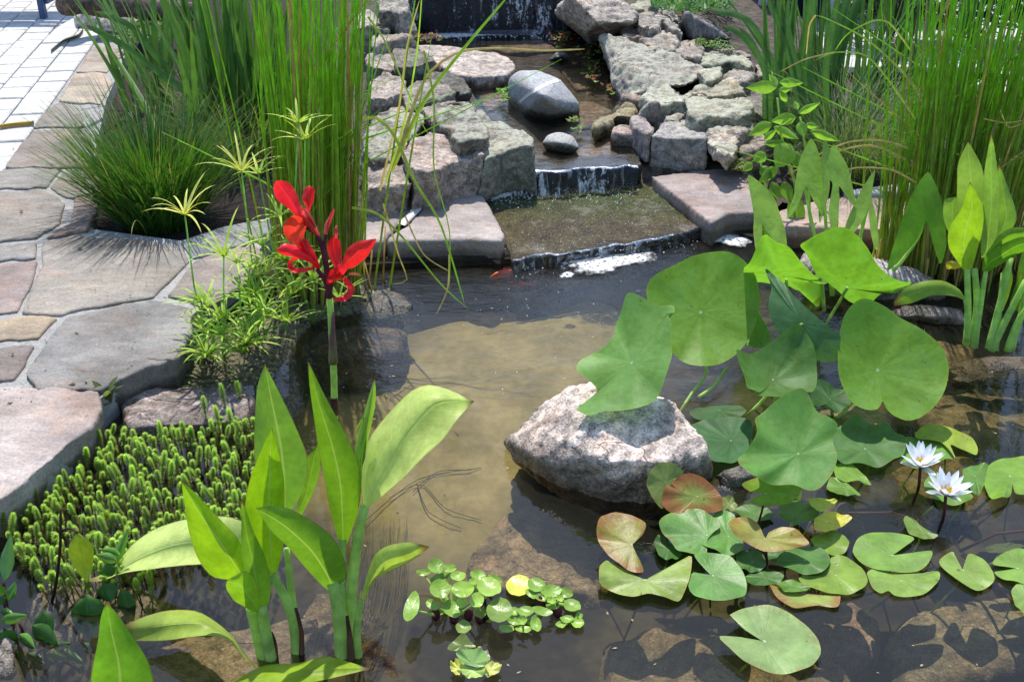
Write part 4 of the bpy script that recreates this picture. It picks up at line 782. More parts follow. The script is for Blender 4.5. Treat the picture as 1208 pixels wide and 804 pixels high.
# water lilies
LP = crop(690, 540, 2.332); LC = crop(888, 400, 3.756)
GPAD = 'lily pads on the water'
yg, gg, og, dk, ye, ol, pl = (.17,.27,.03), (.10,.23,.045), (.24,.22,.04), (.045,.12,.02), (.50,.46,.04), (.17,.22,.055), (.20,.30,.10)
pads = [ # centre, outline, z, normal, colour, red, label
 ((222,65),[(170,72),(180,35),(210,12),(245,15),(272,40),(245,62),(225,95),(214,140),(188,112)],.09,(-.2,-.75,.6),ol,.15,'olive lily pad standing on edge against the pinkish boulder'),
 ((310,105),[(210,110),(225,75),(255,50),(290,43),(325,55),(355,80),(375,110),(377,142),(350,150),(310,149),(270,152),(235,150),(215,135)],.065,(.05,-.55,.8),(.19,.24,.05),.85,'round dark red lily pad with a green star in front of the boulder'),
 ((130,238),[(32,205),(45,170),(85,153),(130,160),(168,185),(158,212),(131,236),(150,280),(161,316),(120,310),(90,290),(65,270),(42,240)],.045,(-.1,-.25,.95),og,.55,'orange tinged lily pad, the leftmost of the patch'),
 ((165,335),[(40,305),(60,280),(90,297),(130,326),(175,331),(230,300),(290,268),(293,300),(285,345),(262,385),(240,388),(210,380),(175,372),(135,383),(100,375),(65,358),(40,345)],.02,(0,-.1,1),(.20,.28,.055),.3,'crumpled lily pad with a wavy rim below the orange one'),
 ((338,212),[(203,185),(225,158),(270,140),(320,145),(365,170),(372,190),(352,205),(332,232),(335,264),(290,266),(255,255),(230,225),(210,205)],.035,(0,-.15,1),gg,.3,'wet shiny green lily pad just below the dark red one'),
 ((395,215),[(350,160),(380,150),(410,165),(430,215),(435,250),(405,271),(365,265),(320,240),(350,210)],.025,(.1,-.1,1),gg,.05,'creased green lily pad between the shiny pad and the orange cupped pad'),
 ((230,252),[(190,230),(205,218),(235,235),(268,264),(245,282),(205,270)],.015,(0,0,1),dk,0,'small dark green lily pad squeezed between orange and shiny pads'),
 ((352,322),[(300,272),(350,262),(400,275),(430,310),(445,350),(437,385),(390,398),(340,393),(300,380),(284,358),(297,315),(346,323)],.022,(0,-.08,1),gg,.0,'glossy green lily pad folded at a long slit'),
 ((498,97),[(430,75),(470,55),(520,47),(570,55),(597,77),(590,102),(565,125),(520,132),(480,130),(447,118),(497,102),(455,92)],.085,(.1,-.35,.9),yg,.35,'raised yellow green lily pad on a stalk under the front lotus leaf'),
 ((496,222),[(393,185),(410,165),(440,163),(475,180),(490,208),(497,220),(506,204),(540,190),(580,200),(617,237),(580,248),(530,258),(490,256),(450,237),(410,212)],.055,(0,-.3,.95),og,.5,'cupped orange and green lily pad in the middle of the patch'),
 ((585,152),[(530,160),(545,130),(590,122),(640,145),(640,162),(600,182),(560,186)],.03,(0,0,1),(.10,.19,.02),.05,'plain green lily pad behind the cupped orange one'),
 ((680,180),[(630,172),(660,152),(700,155),(733,171),(705,190),(660,206),(630,200)],.03,(.1,-.1,1),ye,.05,'bright yellow lily pad'),
 ((650,128),[(606,115),(650,111),(692,122),(652,149),(638,145)],.045,(.2,-.2,1),(.36,.40,.03),.0,'small yellow tipped lily pad behind the bright yellow one'),
 ((680,238),[(620,225),(660,205),(700,205),(727,230),(715,260),(680,269),(640,252)],.012,(0,0,1),yg,.0,'green lily pad just in front of the bright yellow one'),
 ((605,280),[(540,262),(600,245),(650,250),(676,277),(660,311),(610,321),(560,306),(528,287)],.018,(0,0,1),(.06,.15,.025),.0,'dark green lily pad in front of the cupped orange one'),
 ((690,322),[(588,330),(640,325),(670,300),(680,270),(720,275),(760,300),(778,335),(765,360),(720,375),(660,371),(610,350)],.010,(0,0,1),yg,.15,'broad light green lily pad with a brown blotch near its middle'),
 ((615,385),[(507,350),(540,355),(600,371),(650,376),(700,375),(695,411),(640,405),(580,413),(545,396),(520,375)],.006,(0,0,1),(.22,.28,.05),.6,'lily pad with a ragged reddish lower edge'),
 ((575,352),[(528,345),(570,335),(622,355),(590,368),(548,366)],.014,(0,0,1),(.09,.2,.02),.0,'narrow green lily pad between the broad and the ragged ones'),
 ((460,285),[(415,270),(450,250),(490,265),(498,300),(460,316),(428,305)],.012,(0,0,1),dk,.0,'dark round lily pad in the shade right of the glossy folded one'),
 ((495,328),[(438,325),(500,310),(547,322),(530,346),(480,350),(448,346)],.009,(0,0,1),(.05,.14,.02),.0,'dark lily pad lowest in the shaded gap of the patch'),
 ((846,267),[(737,255),(750,225),(790,207),(850,205),(907,222),(870,250),(847,266),(952,257),(945,290),(920,309),(870,315),(810,309),(760,290)],.008,(0,0,1),(.15,.27,.045),.0,'broad green lily pad with a wedge notch opening to the right'),
 ((870,337),[(776,316),(800,306),(860,318),(920,318),(975,311),(970,345),(930,375),(880,382),(850,379),(835,366),(815,372),(788,352)],.005,(0,0,1),(.18,.29,.05),.1,'light green lily pad with a nibbled lower edge below the notched one'),
 ((1040,308),[(974,285),(1010,258),(1022,280),(1037,308),(1045,288),(1056,266),(1092,275),(1121,310),(1123,345),(1080,365),(1040,346),(1000,316)],.008,(0,0,1),(.18,.28,.05),.0,'heart shaped lily pad with its notch pointing away'),
 ((1190,303),[(1121,290),(1160,258),(1215,249),(1262,275),(1256,320),(1215,348),(1160,336),(1126,314),(1186,304)],.008,(0,0,1),(.16,.28,.045),.0,'green lily pad cut by the edge of the picture with notch to the left'),
 ((1215,382),[(1174,362),(1200,345),(1262,370),(1252,425),(1206,424),(1180,400)],.006,(0,0,1),(.18,.29,.06),.0,'lily pad at the right edge nearest the viewer'),
 ((925,197),[(876,172),(890,159),(930,190),(971,216),(930,223),(892,207)],.012,(0,-.1,1),(.12,.2,.03),.15,'small narrow lily pad under the white flowers'),
 ((493,503),[(398,432),(440,412),(500,407),(560,425),(610,460),(640,500),(648,540),(620,575),(560,592),(500,588),(440,560),(400,525),(368,490),(430,492),(488,504),(440,472),(410,442)],.02,(.06,-.02,1),pl,.28,'large pale silvery lily pad nearest the viewer'),
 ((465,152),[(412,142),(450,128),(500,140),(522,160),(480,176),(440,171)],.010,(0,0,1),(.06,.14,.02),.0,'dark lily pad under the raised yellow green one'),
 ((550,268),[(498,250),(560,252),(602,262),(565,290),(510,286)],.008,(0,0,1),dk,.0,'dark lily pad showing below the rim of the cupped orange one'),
 ((395,128),[(374,112),(402,110),(418,135),(405,152),(380,142)],.03,(.1,-.2,1),ol,.1,'small olive lily pad right of the dark red one'),
 ((640,312),[(600,306),(680,288),(700,306),(650,328),(610,326)],.006,(0,0,1),(.08,.18,.02),.0,'dark lily pad wedged behind the broad light green one'),
 ((1150,248),[(1100,250),(1130,236),(1180,234),(1210,242),(1180,256),(1130,262)],-.012,(0,0,1),(.07,.10,.03),.2,'lily pad sunk just under the water at the right'),
]
padc = [
 ((850,445),[(720,415),(760,385),(830,380),(910,405),(970,440),(996,480),(990,511),(930,490),(875,466),(900,525),(870,490),(840,460),(800,448),(730,440)],.02,(0,-.06,1),(.22,.30,.025),.05,'yellow green lily pad lying highest behind the white flowers'),
 ((745,495),[(660,440),(720,438),(780,448),(850,468),(892,525),(860,531),(780,560),(700,572),(648,540),(668,500)],.008,(0,0,1),(.12,.25,.04),.0,'lily pad right under the rear white flower'),
 ((860,660),[(758,640),(800,600),(880,610),(960,640),(976,700),(930,731),(860,731),(790,700)],.008,(0,0,1),(.11,.22,.035),.0,'lily pad right under the front white flower'),
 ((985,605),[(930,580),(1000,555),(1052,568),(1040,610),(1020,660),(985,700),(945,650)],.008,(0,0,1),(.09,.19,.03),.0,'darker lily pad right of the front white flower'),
 ((1140,605),[(1048,560),(1110,527),(1210,528),(1260,600),(1230,690),(1162,686),(1152,622),(1142,692),(1082,731),(1028,660),(1035,600)],.010,(0,0,1),(.15,.28,.03),.0,'big lily pad at the right edge behind the front white flower'),
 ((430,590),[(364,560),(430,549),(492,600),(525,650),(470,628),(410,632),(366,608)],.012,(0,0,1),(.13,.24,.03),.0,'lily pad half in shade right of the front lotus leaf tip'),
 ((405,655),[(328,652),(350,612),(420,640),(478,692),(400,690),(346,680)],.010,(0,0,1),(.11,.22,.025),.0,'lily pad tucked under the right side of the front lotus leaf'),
]
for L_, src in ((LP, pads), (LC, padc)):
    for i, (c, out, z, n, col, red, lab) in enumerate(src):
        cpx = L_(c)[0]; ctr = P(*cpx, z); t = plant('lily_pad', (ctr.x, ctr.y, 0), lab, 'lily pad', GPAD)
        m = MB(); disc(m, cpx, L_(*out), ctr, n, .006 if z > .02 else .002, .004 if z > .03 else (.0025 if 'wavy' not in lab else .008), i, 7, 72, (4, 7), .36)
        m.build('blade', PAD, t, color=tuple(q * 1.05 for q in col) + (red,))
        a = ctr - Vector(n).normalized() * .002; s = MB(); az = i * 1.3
        tube(s, [a, a + Vector((.01*math.cos(az), .01*math.sin(az), -.04)), Vector((a.x + .05*math.cos(az), a.y + .05 + .05*math.sin(az), -.17))], .0024, 6); s.build('stalk', STEM if red < .3 else STEM_DARK, t)

def lily_flower(px, z, lab, tilt, seed, scale):
    c = P(*px, z); rnd = random.Random(seed); t = plant('water_lily_flower', (c.x, c.y, 0), lab, 'flower', 'white water lily flowers')
    rot = Vector((0, 0, 1)).rotation_difference(Vector(tilt).normalized())
    for nm, n_, el, ln, wd, off in (('petals', 8, .72, .050, .0150, 0), ('petals', 7, 1.05, .045, .013, .39), ('sepals', 4, .42, .048, .015, .2)):
        m = MB()
        for k in range(n_):
            a = 6.283 * k / n_ + off + rnd.uniform(-.12, .12); e = el + rnd.uniform(-.12, .12); d = Vector((math.cos(a), math.sin(a), 0)); s_ = Vector((-d.y, d.x, 0)); rows = []
            ll = ln * scale * rnd.uniform(.9, 1.08)
            for i in range(9):
                v = i / 8; wv = wd * scale * .5 * (math.sin(math.pi * (.12 + .88 * v)) ** .8) * (1 if v < .97 else .3); ee = e + .25 * (.5 - v)
                p = d * (.004 + ll * v * math.cos(e)) + Vector((0, 0, ll * (v * math.sin(e) + .06 * math.sin(math.pi * v) * -1)))
                rows.append([m.vert(c + rot @ (p + s_ * wv * u + Vector((0, 0, abs(u) ** 2 * wv * .5))), (u * .5 + .5, v)) for u in (-1, -.5, 0, .5, 1)])
            grid_faces(m, rows)
        m.build(nm, WHITEPETAL, t, color=(.86, .87, .90, 1) if nm == 'petals' else (.55, .62, .55, 1))
    m = MB()
    for k in range(46):
        a, r_ = rnd.uniform(0, 6.28), rnd.uniform(.0, .011) * scale; b = Vector((math.cos(a)*r_, math.sin(a)*r_, .002)); tp = b * 1.25 + Vector((0, 0, rnd.uniform(.009, .014) * scale))
        tube(m, [c + rot @ b, c + rot @ tp], [.0012, .0009], 4)
    m.build('stamens', STAMEN, t)
    m = MB(); tube(m, [c, c + Vector((.004, -.004, -.05)), c + Vector((.006, 0, -z - .02)), c + Vector((.01, .05, -z - .16))], [.0038, .0036, .0036, .003], 7); m.build('stem', STEM_RED, t)
lily_flower((1086, 549), .055, 'rear one of the two white water lily flowers', (-.1, -.12, 1), 3, 1.2)
lily_flower((1116, 582), .06, 'front one of the two white water lily flowers', (0, -.15, 1), 9, 1.2)
# red lily stems under water
for i, (a, b, lab) in enumerate([((1130, 640), (1200, 590), 0), ((1132, 650), (1215, 625), 0), ((1128, 636), (1170, 585), 0), ((1125, 640), (1142, 575), 0), ((1120, 640), (1100, 590), 0), ((1135, 655), (1195, 710), 0), ((1100, 620), (1000, 605), 0)]):
    m = MB(); p, q = P(*a, -.10), P(*b, -.015); tube(m, [p, p.lerp(q, .5) + Vector((0, 0, .02)), q], .0035, 6)
    if i == 0: lr = plant('lily_root_crown', tuple(P(1130, 640, -.1)), 'dark red water lily stems fanning out under the water', 'water lily')
    m.build('stem', STEM_RED, lr)

# floating rosettes
FL = crop(470, 640, 4.904)
def rosette(name, cat, c_px, leaves, col, lab, bulb=None, gp='floating rosettes on the pond'):
    c = P(*FL(c_px)[0], 0); t = plant(name, (c.x, c.y, 0), lab, cat, gp)
    for i, lf in enumerate(leaves):
        (x, y, rx, ry) = lf[:4]; z = lf[4] if len(lf) > 4 else .012; k = lf[5] if len(lf) > 5 else col; ro = lf[6] if len(lf) > 6 else 0
        cpx = FL((x, y))[0]; n_ = Vector((math.sin(i * 2.1) * .25, -.25 + .2 * math.cos(i * 1.7), 1)) if z > .012 else Vector((0, 0, 1))
        out = [(x + rx*math.cos(a)*math.cos(ro) - ry*math.sin(a)*math.sin(ro), y + rx*math.cos(a)*math.sin(ro) + ry*math.sin(a)*math.cos(ro)) for a in [q * .5236 for q in range(12)]]
        m = MB(); ctr = P(*cpx, z); disc(m, cpx, FL(*out), ctr, n_, .004, .0012, i, 5, 36); m.build('leaf', FLOAT, t, color=k + (.0,))
        m = MB(); m2 = c.lerp(ctr, .4); m2.z = .004; tube(m, [ctr - Vector((0, 0, .002)), m2, c + Vector((0, 0, -.012))], [.0015, .0035, .004], 6); m.build('petiole', STEM, t)
    for (x, y) in bulb or []:
        m = MB(); p = P(*FL((x, y))[0], .006); tube(m, [p + Vector((0, 0, -.018)), p + Vector((0, 0, -.008)), p, p + Vector((0, 0, .012)), p + Vector((0, 0, .02))], [.002, .008, .0095, .006, .002], 8); m.build('bulb', STEM_PURPLE, t)
fg, fl, fy = (.20, .34, .05), (.27, .42, .07), (.34, .50, .08)
rosette('water_hyacinth', 'water hyacinth', (310, 385), [(75, 380, 42, 88, .05, fg, .3), (238, 270, 60, 55, .06, fg), (375, 270, 66, 47, .075, fl), (345, 195, 45, 28, .055, fl), (215, 145, 46, 45, .05, fg), (298, 148, 40, 25, .05, fl), (145, 172, 42, 20, .03, fg), (310, 388, 62, 45, .03, fg, .5), (205, 362, 45, 28, .035, fg, .3), (368, 350, 34, 28, .05, fy), (452, 335, 40, 47, .055, fl, .4), (240, 205, 60, 28, .03, fg, -.4)], fg, 'largest floating hyacinth rosette beside the drooping canna leaf', [(215, 410), (320, 430), (405, 415)])
rosette('water_hyacinth', 'water hyacinth', (480, 280), [(525, 262, 72, 55, .06, fl, .3), (458, 188, 46, 30, .045, fg, .2), (562, 212, 45, 22, .035, fg, .5), (435, 228, 28, 20, .05, fl), (480, 262, 30, 26, .05, fl)], fl, 'hyacinth rosette behind the largest one with pale shining leaf', None)
rosette('water_hyacinth', 'water hyacinth', (490, 430), [(585, 400, 76, 70, .045, (.17, .27, .05)), (470, 405, 40, 32, .03, (.20, .25, .06))], fg, 'hyacinth with one big round leaf right of the largest rosette', [(470, 430), (510, 415)])
rosette('frogbit', 'floating plant', (720, 450), [(735, 400, 48, 30, .02, fg), (830, 395, 62, 25, .025, fg, .25), (720, 450, 28, 27, .03, fl), (795, 475, 32, 46, .015, fg, -.2), (725, 502, 50, 20, .008, fl), (626, 500, 45, 24, .008, fl, .1), (665, 450, 45, 24, .015, fg, .5), (660, 400, 35, 26, .02, fg)], fg, 'small leaved floating rosette in front of the yellow leaf', None)
rosette('frogbit', 'floating plant', (890, 340), [(800, 250, 56, 40, .02, fg, .3), (880, 280, 62, 38, .02, fg), (972, 290, 42, 28, .015, fg, .5), (885, 338, 26, 20, .03, fl), (932, 328, 24, 20, .03, fl), (895, 368, 40, 18, .02, fg), (1005, 368, 52, 36, .012, fg, .3), (825, 320, 34, 24, .02, fg), (775, 300, 45, 20, .015, fg, .5)], fg, 'floating rosette right of the yellow leaf', [(820, 350), (920, 395)])
rosette('frogbit', 'floating plant', (985, 460), [(975, 445, 40, 22, .008, fg), (940, 477, 32, 19, .006, fl), (1037, 470, 38, 30, .006, fl), (1046, 428, 21, 17, .006, fg)], fg, 'tiny floating rosette at the right tip of the group', None)
rosette('frogbit', 'floating plant', (375, 500), [(376, 495, 45, 38, .02, (.19, .28, .07))], fg, 'single round floating leaf standing in front of the largest rosette', None)
rosette('fallen_leaf', 'leaf', (695, 255), [(697, 256, 76, 60, .006, (.55, .58, .08))], fy, 'bright yellow leaf floating between the rosettes', None, None)
m = MB(); disc(m, FL((370, 590))[0], FL((375, 525), (420, 570), (450, 605), (400, 615), (330, 625), (285, 622), (300, 585)), P(*FL((370, 590))[0], .02), (0, -.4, .9), .004, .003, 3, 5, 36); o = m.build('fallen_leaf', FLOAT, None, color=(.14, .19, .05, 0)); tag(o, 'dull green triangular leaf floating behind the water lettuce', 'leaf')
c = P(*FL((430, 690))[0], 0); wl_ = plant('water_lettuce', (c.x, c.y, 0), 'yellow and green water lettuce rosette nearest the viewer', 'water lettuce')
for i, (cc, out, z, n, k) in enumerate([((430, 700), [(333, 640), (380, 622), (440, 616), (490, 622), (525, 690), (470, 720), (430, 712), (370, 695)], .03, (0, -.35, .9), (.20, .33, .10)), ((350, 730), [(303, 715), (340, 685), (385, 700), (375, 745), (360, 775), (315, 755)], .012, (-.2, -.1, 1), (.50, .52, .10)), ((430, 735), [(355, 715), (400, 712), (450, 725), (500, 725), (495, 765), (450, 786), (390, 780), (365, 755)], .022, (0, -.25, 1), (.30, .42, .10)), ((530, 735), [(480, 720), (520, 695), (570, 700), (592, 722), (575, 755), (530, 775), (485, 780), (495, 750)], .012, (.2, -.1, 1), (.48, .50, .13)), ((505, 660), [(480, 640), (520, 640), (530, 680), (505, 690)], .012, (0, 0, 1), (.5, .52, .38))]):
    cp_ = FL(cc)[0]; m = MB(); disc(m, cp_, FL(*out), P(*cp_, z), n, .006, .003, i, 6, 48, (5, 9)); m.build('leaf', FLOAT, wl_, color=k + (0,))

# ------------------------------------------------------------------ canna clumps
CA = crop(90, 424, 2.1157)
def canna_leaf(t, L, Rr, yb, yt, col, M=None, dl=-.02, dr=-.02, mat=None, bow=0., curve=1., wav=.002, label=None, n=22):
    m = MB(); f = lambda q: list(reversed(CA(*q)))
    blade_lmr(m, f(L), f(Rr), yb, yt, f(M) if M else None, dl, dr, n, bow, curve, wav, len(t.children)); o = m.build('leaf', mat or CANNA, t, color=col + (1,))
    if label: o['label'] = label
def canna_stem(t, px, y0, y1, r0, r1, mat=None, name='stem'):
    m = MB(); stalk(m, CA(*px), y0, y1, r0, r1, 12, 9); m.build(name, mat or STEM, t)
cg, cl_, cd = (.20, .37, .03), (.54, .66, .19), (.15, .29, .03)
tA = plant('canna', tuple(P(313, 782, 0)), 'left canna clump in front with five upright leaves and one bent leaf', 'canna', 'broad leaved cannas in the pond')
canna_leaf(tA, [(25,550),(90,520),(140,460),(200,420),(280,396),(370,388),(415,402)], [(25,552),(60,553),(120,532),(200,521),(300,511),(380,510),(420,505)], 1.70, 1.76, cl_, [(25,551),(90,537),(150,500),(240,465),(330,455),(418,468)], .075, -.055, CANNA_OLD, .03, label='pale leaf bent out to the left with a brown tip')  # leaf colour raised to look sunlit
canna_leaf(tA, [(470,10),(452,70),(445,160),(445,250),(455,320),(480,372)], [(471,10),(505,80),(545,160),(575,240),(577,290),(560,340),(536,378)], 1.69, 1.73, (.16,.30,.05), [(470,10),(490,110),(512,220),(520,320),(522,375)], .035, .0)
canna_leaf(tA, [(600,210),(570,260),(560,330),(545,385)], [(604,210),(609,270),(592,330),(562,388)], 1.74, 1.77, (.18,.33,.035), None, .0, .01)
canna_leaf(tA, [(487,168),(455,240),(430,310),(420,370),(430,430),(460,490),(488,538)], [(488,168),(505,230),(518,300),(520,380),(518,450),(507,510),(494,538)], 1.62, 1.66, (.26,.44,.015), [(487,168),(484,260),(482,350),(484,440),(491,538)], -.01, .02, label='bright yellow green upright leaf')
canna_leaf(tA, [(262,302),(268,350),(280,420),(300,490),(340,540),(400,552),(425,565)], [(263,302),(310,345),(360,400),(400,440),(420,490),(432,560)], 1.60, 1.58, (.25,.42,.02), [(262,302),(300,370),(350,440),(390,500),(428,562)], .02, .03)
canna_leaf(tA, [(412,350),(411,430),(415,500),(422,570),(440,630)], [(414,350),(440,420),(470,490),(486,550),(482,600),(468,640)], 1.56, 1.58, (.19,.35,.03), [(413,350),(424,430),(440,500),(452,570),(455,635)], .01, .02)
canna_leaf(tA, [(373,553),(378,580),(400,605),(430,622),(452,632)], [(374,552),(400,536),(425,527),(446,550),(457,595),(458,630)], 1.555, 1.54, (.24,.41,.03), None, .0, .01)
canna_leaf(tA, [(105,668),(170,640),(230,625),(300,625),(345,650),(392,692),(425,735),(452,770)], [(105,690),(130,700),(200,702),(280,693),(340,689),(385,702),(415,740),(448,772)], 1.56, 1.60, (.28,.38,.06), [(105,678),(170,672),(230,662),(300,658),(345,670),(388,697),(420,738),(450,771)], .06, -.03, CANNA_OLD, label='leaf arching low to the left with brown curled edge')
canna_stem(tA, [(437,615), (455,690), (472,760)], 1.575, 1.57, .011, .013); canna_stem(tA, [(462,615), (475,690), (488,760)], 1.565, 1.565, .010, .012)
canna_stem(tA, [(490,535), (530,610), (548,680), (552,755)], 1.62, 1.58, .008, .013); canna_stem(tA, [(525,470), (535,560), (545,650)], 1.66, 1.62, .006, .008)
canna_stem(tA, [(548,620), (562,680), (562,755)], 1.585, 1.575, .003, .006, BROWN, 'dry_sheath'); canna_stem(tA, [(488,680), (497,710), (500,760)], 1.57, 1.57, .002, .005, BROWN, 'dry_sheath')
tB = plant('canna', tuple(P(413, 776, 0)), 'right canna clump in front with a big pale leaf spread to the right', 'canna', 'broad leaved cannas in the pond')
canna_leaf(tB, [(578,3),(585,90),(598,180),(615,280),(635,380),(655,455)], [(579,3),(620,90),(665,170),(700,250),(712,320),(700,390),(676,458)], 1.64, 1.69, (.16,.30,.02), [(578,3),(606,110),(640,220),(660,320),(666,456)], .015, .02, label='tall pointed dark green leaf')
canna_leaf(tB, [(686,200),(700,170),(715,140),(716,230),(712,262)][::-1][::-1], [(688,198),(715,150),(725,150),(722,240),(714,264)], 1.70, 1.72, (.10,.2,.03), None, .0, .0)
canna_leaf(tB, [(742,50),(725,110),(702,190),(695,230),(700,275),(708,310)], [(746,50),(748,80),(745,120),(731,190),(716,260),(712,312)], 1.68, 1.71, (.24,.40,.06), None, .03, .03, label='narrow rolled up leaf')
canna_leaf(tB, [(992,103),(930,75),(880,62),(838,76),(782,130),(730,200),(711,290),(718,368)], [(993,104),(950,150),(915,200),(870,240),(822,290),(770,335),(724,372)], 1.66, 1.72, (.56,.68,.2), [(992,103),(900,108),(838,172),(788,245),(745,322),(720,370)], .095, -.06, None, -.02, 1., .003, label='big pale leaf spread to the right')  # sun on this leaf put into its colour, paler than leaf green
canna_leaf(tB, [(448,370),(490,364),(540,375),(600,410),(645,450),(670,500),(674,540),(652,572)], [(449,372),(490,430),(540,480),(590,540),(632,578)], 1.60, 1.53, cd, [(448,371),(520,415),(585,475),(625,535),(642,576)], .03, .0, None, 0., label='leaf arching to the left with dark underside')
canna_leaf(tB, [(880,465),(830,455),(770,465),(742,490),(722,550),(706,605)], [(881,468),(850,492),(800,520),(745,548),(718,605)], 1.58, 1.52, (.36,.46,.09), [(880,466),(830,478),(780,495),(738,540),(712,606)], .02, .01, CANNA_OLD, label='short drooping leaf with brown edges')
canna_stem(tB, [(640,555), (655,620), (664,690), (668,750)], 1.60, 1.575, .011, .018); canna_stem(tB, [(720,365), (702,450), (688,560), (684,660), (684,750)], 1.66, 1.585, .0085, .013)
canna_stem(tB, [(711,600), (702,650), (700,700), (705,752)], 1.575, 1.57, .006, .009); canna_stem(tB, [(664,450), (658,530), (660,620)], 1.64, 1.60, .008, .010); canna_stem(tB, [(676,640), (682,690), (686,750)], 1.565, 1.562, .003, .008, BROWN, 'dry_sheath')
m = MB(); rnd = random.Random(4)
for k in range(60):
    x = rnd.uniform(690, 830); m_ = [(685 + rnd.uniform(-15, 25), 740), (x - 30, 640), (x, rnd.uniform(390, 560))]
    c_ = catmull(CA(*m_), 7); tube(m, [P(q.x, q.y, -.10 - .006 * i) for i, q in enumerate(c_)], .0006, 3, cap=False)
for px in [[(700, 420), (850, 300), (1010, 270)], [(780, 345), (860, 310), (920, 370), (1010, 400)], [(840, 330), (900, 280), (985, 275)], [(850, 310), (880, 380), (960, 420)], [(400, 640), (350, 600), (330, 560)], [(430, 690), (330, 660), (250, 690)]]:
    c_ = catmull(CA(*px), 12); tube(m, [P(q.x, q.y, -.139) for q in c_], .0013, 4, cap=False)
m.build('roots', ROOT, tB)
tC = plant('canna', tuple(P(140, 850, 0)), 'single upright canna leaf cut by the lower edge at the left', 'canna', 'broad leaved cannas in the pond')
canna_leaf(tC, [(75,600),(60,650),(50,720),(35,800),(42,850),(90,905)], [(76,600),(120,660),(168,730),(193,800),(185,850),(130,905)], 1.43, 1.47, (.16,.34,.03), [(75,600),(88,680),(106,760),(112,850),(112,905)], -.015, .03)
canna_stem(tC, [(112,895), (118,960), (120,1010)], 1.43, 1.42, .009, .012)
tD = plant('canna', tuple(P(260, 850, 0)), 'canna leaf lying nearly flat across the lower edge', 'canna', 'broad leaved cannas in the pond')
canna_leaf(tD, [(730,770),(680,752),(620,740),(560,755),(470,762),(400,797),(330,835)], [(731,771),(650,792),(560,808),(450,822),(380,845),(335,860)], 1.42, 1.47, (.32,.48,.03), [(730,770),(640,770),(560,780),(470,795),(390,820),(332,848)], .07, -.03)
canna_stem(tD, [(345,840), (330,890), (330,960)], 1.42, 1.41, .007, .01)

# red canna flower
FR = crop(300, 200, 2.772)
yF = 2.17; base = P(395, 560, 0)
tF = plant('canna_flower', (base.x, base.y, 0), 'red canna flower spike standing in the water before the tall rushes', 'flower')
def fl(L, Rr, y0, y1, col, dl=-.01, dr=-.01, M=None, name='petal'):
    k = len(tF.children); m = MB(); blade_lmr(m, FR(*L), FR(*Rr), yF + y0 * 1.6, yF + y1 * 1.8, FR(*M) if M else None, dl * 1.8 - .006, dr * 1.8 + .005, 14, .008 * (-1) ** k, 1, .0022, len(tF.children)); m.build(name, PETAL, tF, color=col + (1,))
r1, r2, r3 = (.74, .03, .05), (.62, .018, .025), (.76, .07, .035)
fl([(168,185),(115,130),(74,98),(63,60),(70,38)], [(172,182),(150,115),(132,65),(105,38),(72,36)], 0, -.03, r1, .0, .012)
fl([(178,135),(158,100),(163,66),(178,52)], [(182,135),(194,100),(198,65),(184,52)], .01, .02, r2, .01, .01)
fl([(110,126),(150,165),(190,205),(210,218)], [(118,125),(160,135),(192,160),(214,214)], 0, -.01, (.62,.09,.06), .01, .01)
fl([(150,120),(180,160),(205,205)], [(175,130),(195,165),(212,205)], 0, 0, (.55,.06,.07), .01, .01)
fl([(168,262),(118,238),(95,203),(103,165),(128,150)], [(172,258),(160,225),(170,190),(156,158),(132,149)], 0, -.03, r3, -.01, .02)
fl([(212,325),(178,302),(130,287),(88,277),(74,264)], [(216,320),(190,280),(140,252),(100,240),(74,260)], 0, -.02, r1, .01, .01)
fl([(155,278),(112,298),(112,325),(140,339),(195,327)], [(165,286),(126,300),(126,316),(145,322),(190,318)], 0, -.03, r2, 0, 0)
fl([(138,245),(165,288),(205,326)], [(168,222),(198,270),(216,320)], -.005, 0, r2, .01, .01)
fl([(228,212),(230,180),(258,128)], [(240,208),(250,175),(264,130)], 0, .01, (.5,.06,.06), .01, .01, None, 'bud'); fl([(262,225),(260,200),(267,182)], [(272,225),(275,200),(270,182)], .01, .01, (.5,.08,.08), .0, .0, None, 'bud')
fl([(270,332),(246,290),(238,245),(256,217)], [(285,322),(286,270),(279,232),(262,217)], 0, .01, r2, .012, .012)
fl([(286,305),(305,258),(340,235),(398,226)], [(294,328),(332,316),(372,280),(399,230)], 0, -.02, (.60,.028,.03), .012, .0)
fl([(262,330),(272,310),(300,310)], [(264,336),(285,348),(304,326)], -.02, -.025, r1, .005, .005)
fl([(235,376),(244,336),(263,320)], [(240,377),(275,362),(290,345)], -.01, -.02, r2, .0, .01)
fl([(296,348),(322,375),(327,400),(300,430),(262,430)], [(286,358),(302,382),(305,396),(288,412),(260,420)], -.01, -.03, r1, 0, 0); fl([(310,338),(330,335),(346,342)], [(310,344),(330,346),(346,346)], -.01, -.02, (.75,.3,.15), 0, 0)
m = MB(); stalk(m, FR((205, 208), (222, 250), (236, 320), (243, 380), (246, 418)), yF, yF, .005, .008); stalk(m, FR((170, 190), (205, 210)), yF, yF, .004, .005); stalk(m, FR((205, 325), (230, 360), (243, 400)), yF, yF, .005, .006); stalk(m, FR((275, 330), (255, 360), (246, 400)), yF, yF, .005, .006); stalk(m, FR((236, 210), (226, 260)), yF, yF, .003, .004); m.build('flower_spike', STEM_PURPLE, tF)
m = MB(); stalk(m, FR((246, 415), (250, 470), (254, 560), (259, 640), (262, 760), (263, 900), (263, 1000)), yF, yF, .0075, .0085); m.build('stem', STEM, tF)
m = MB(); stalk(m, FR((256, 465), (255, 520), (256, 580), (258, 632)), yF - .002, yF - .002, .004, .0115); m.build('sheath', STEM_PINK, tF)
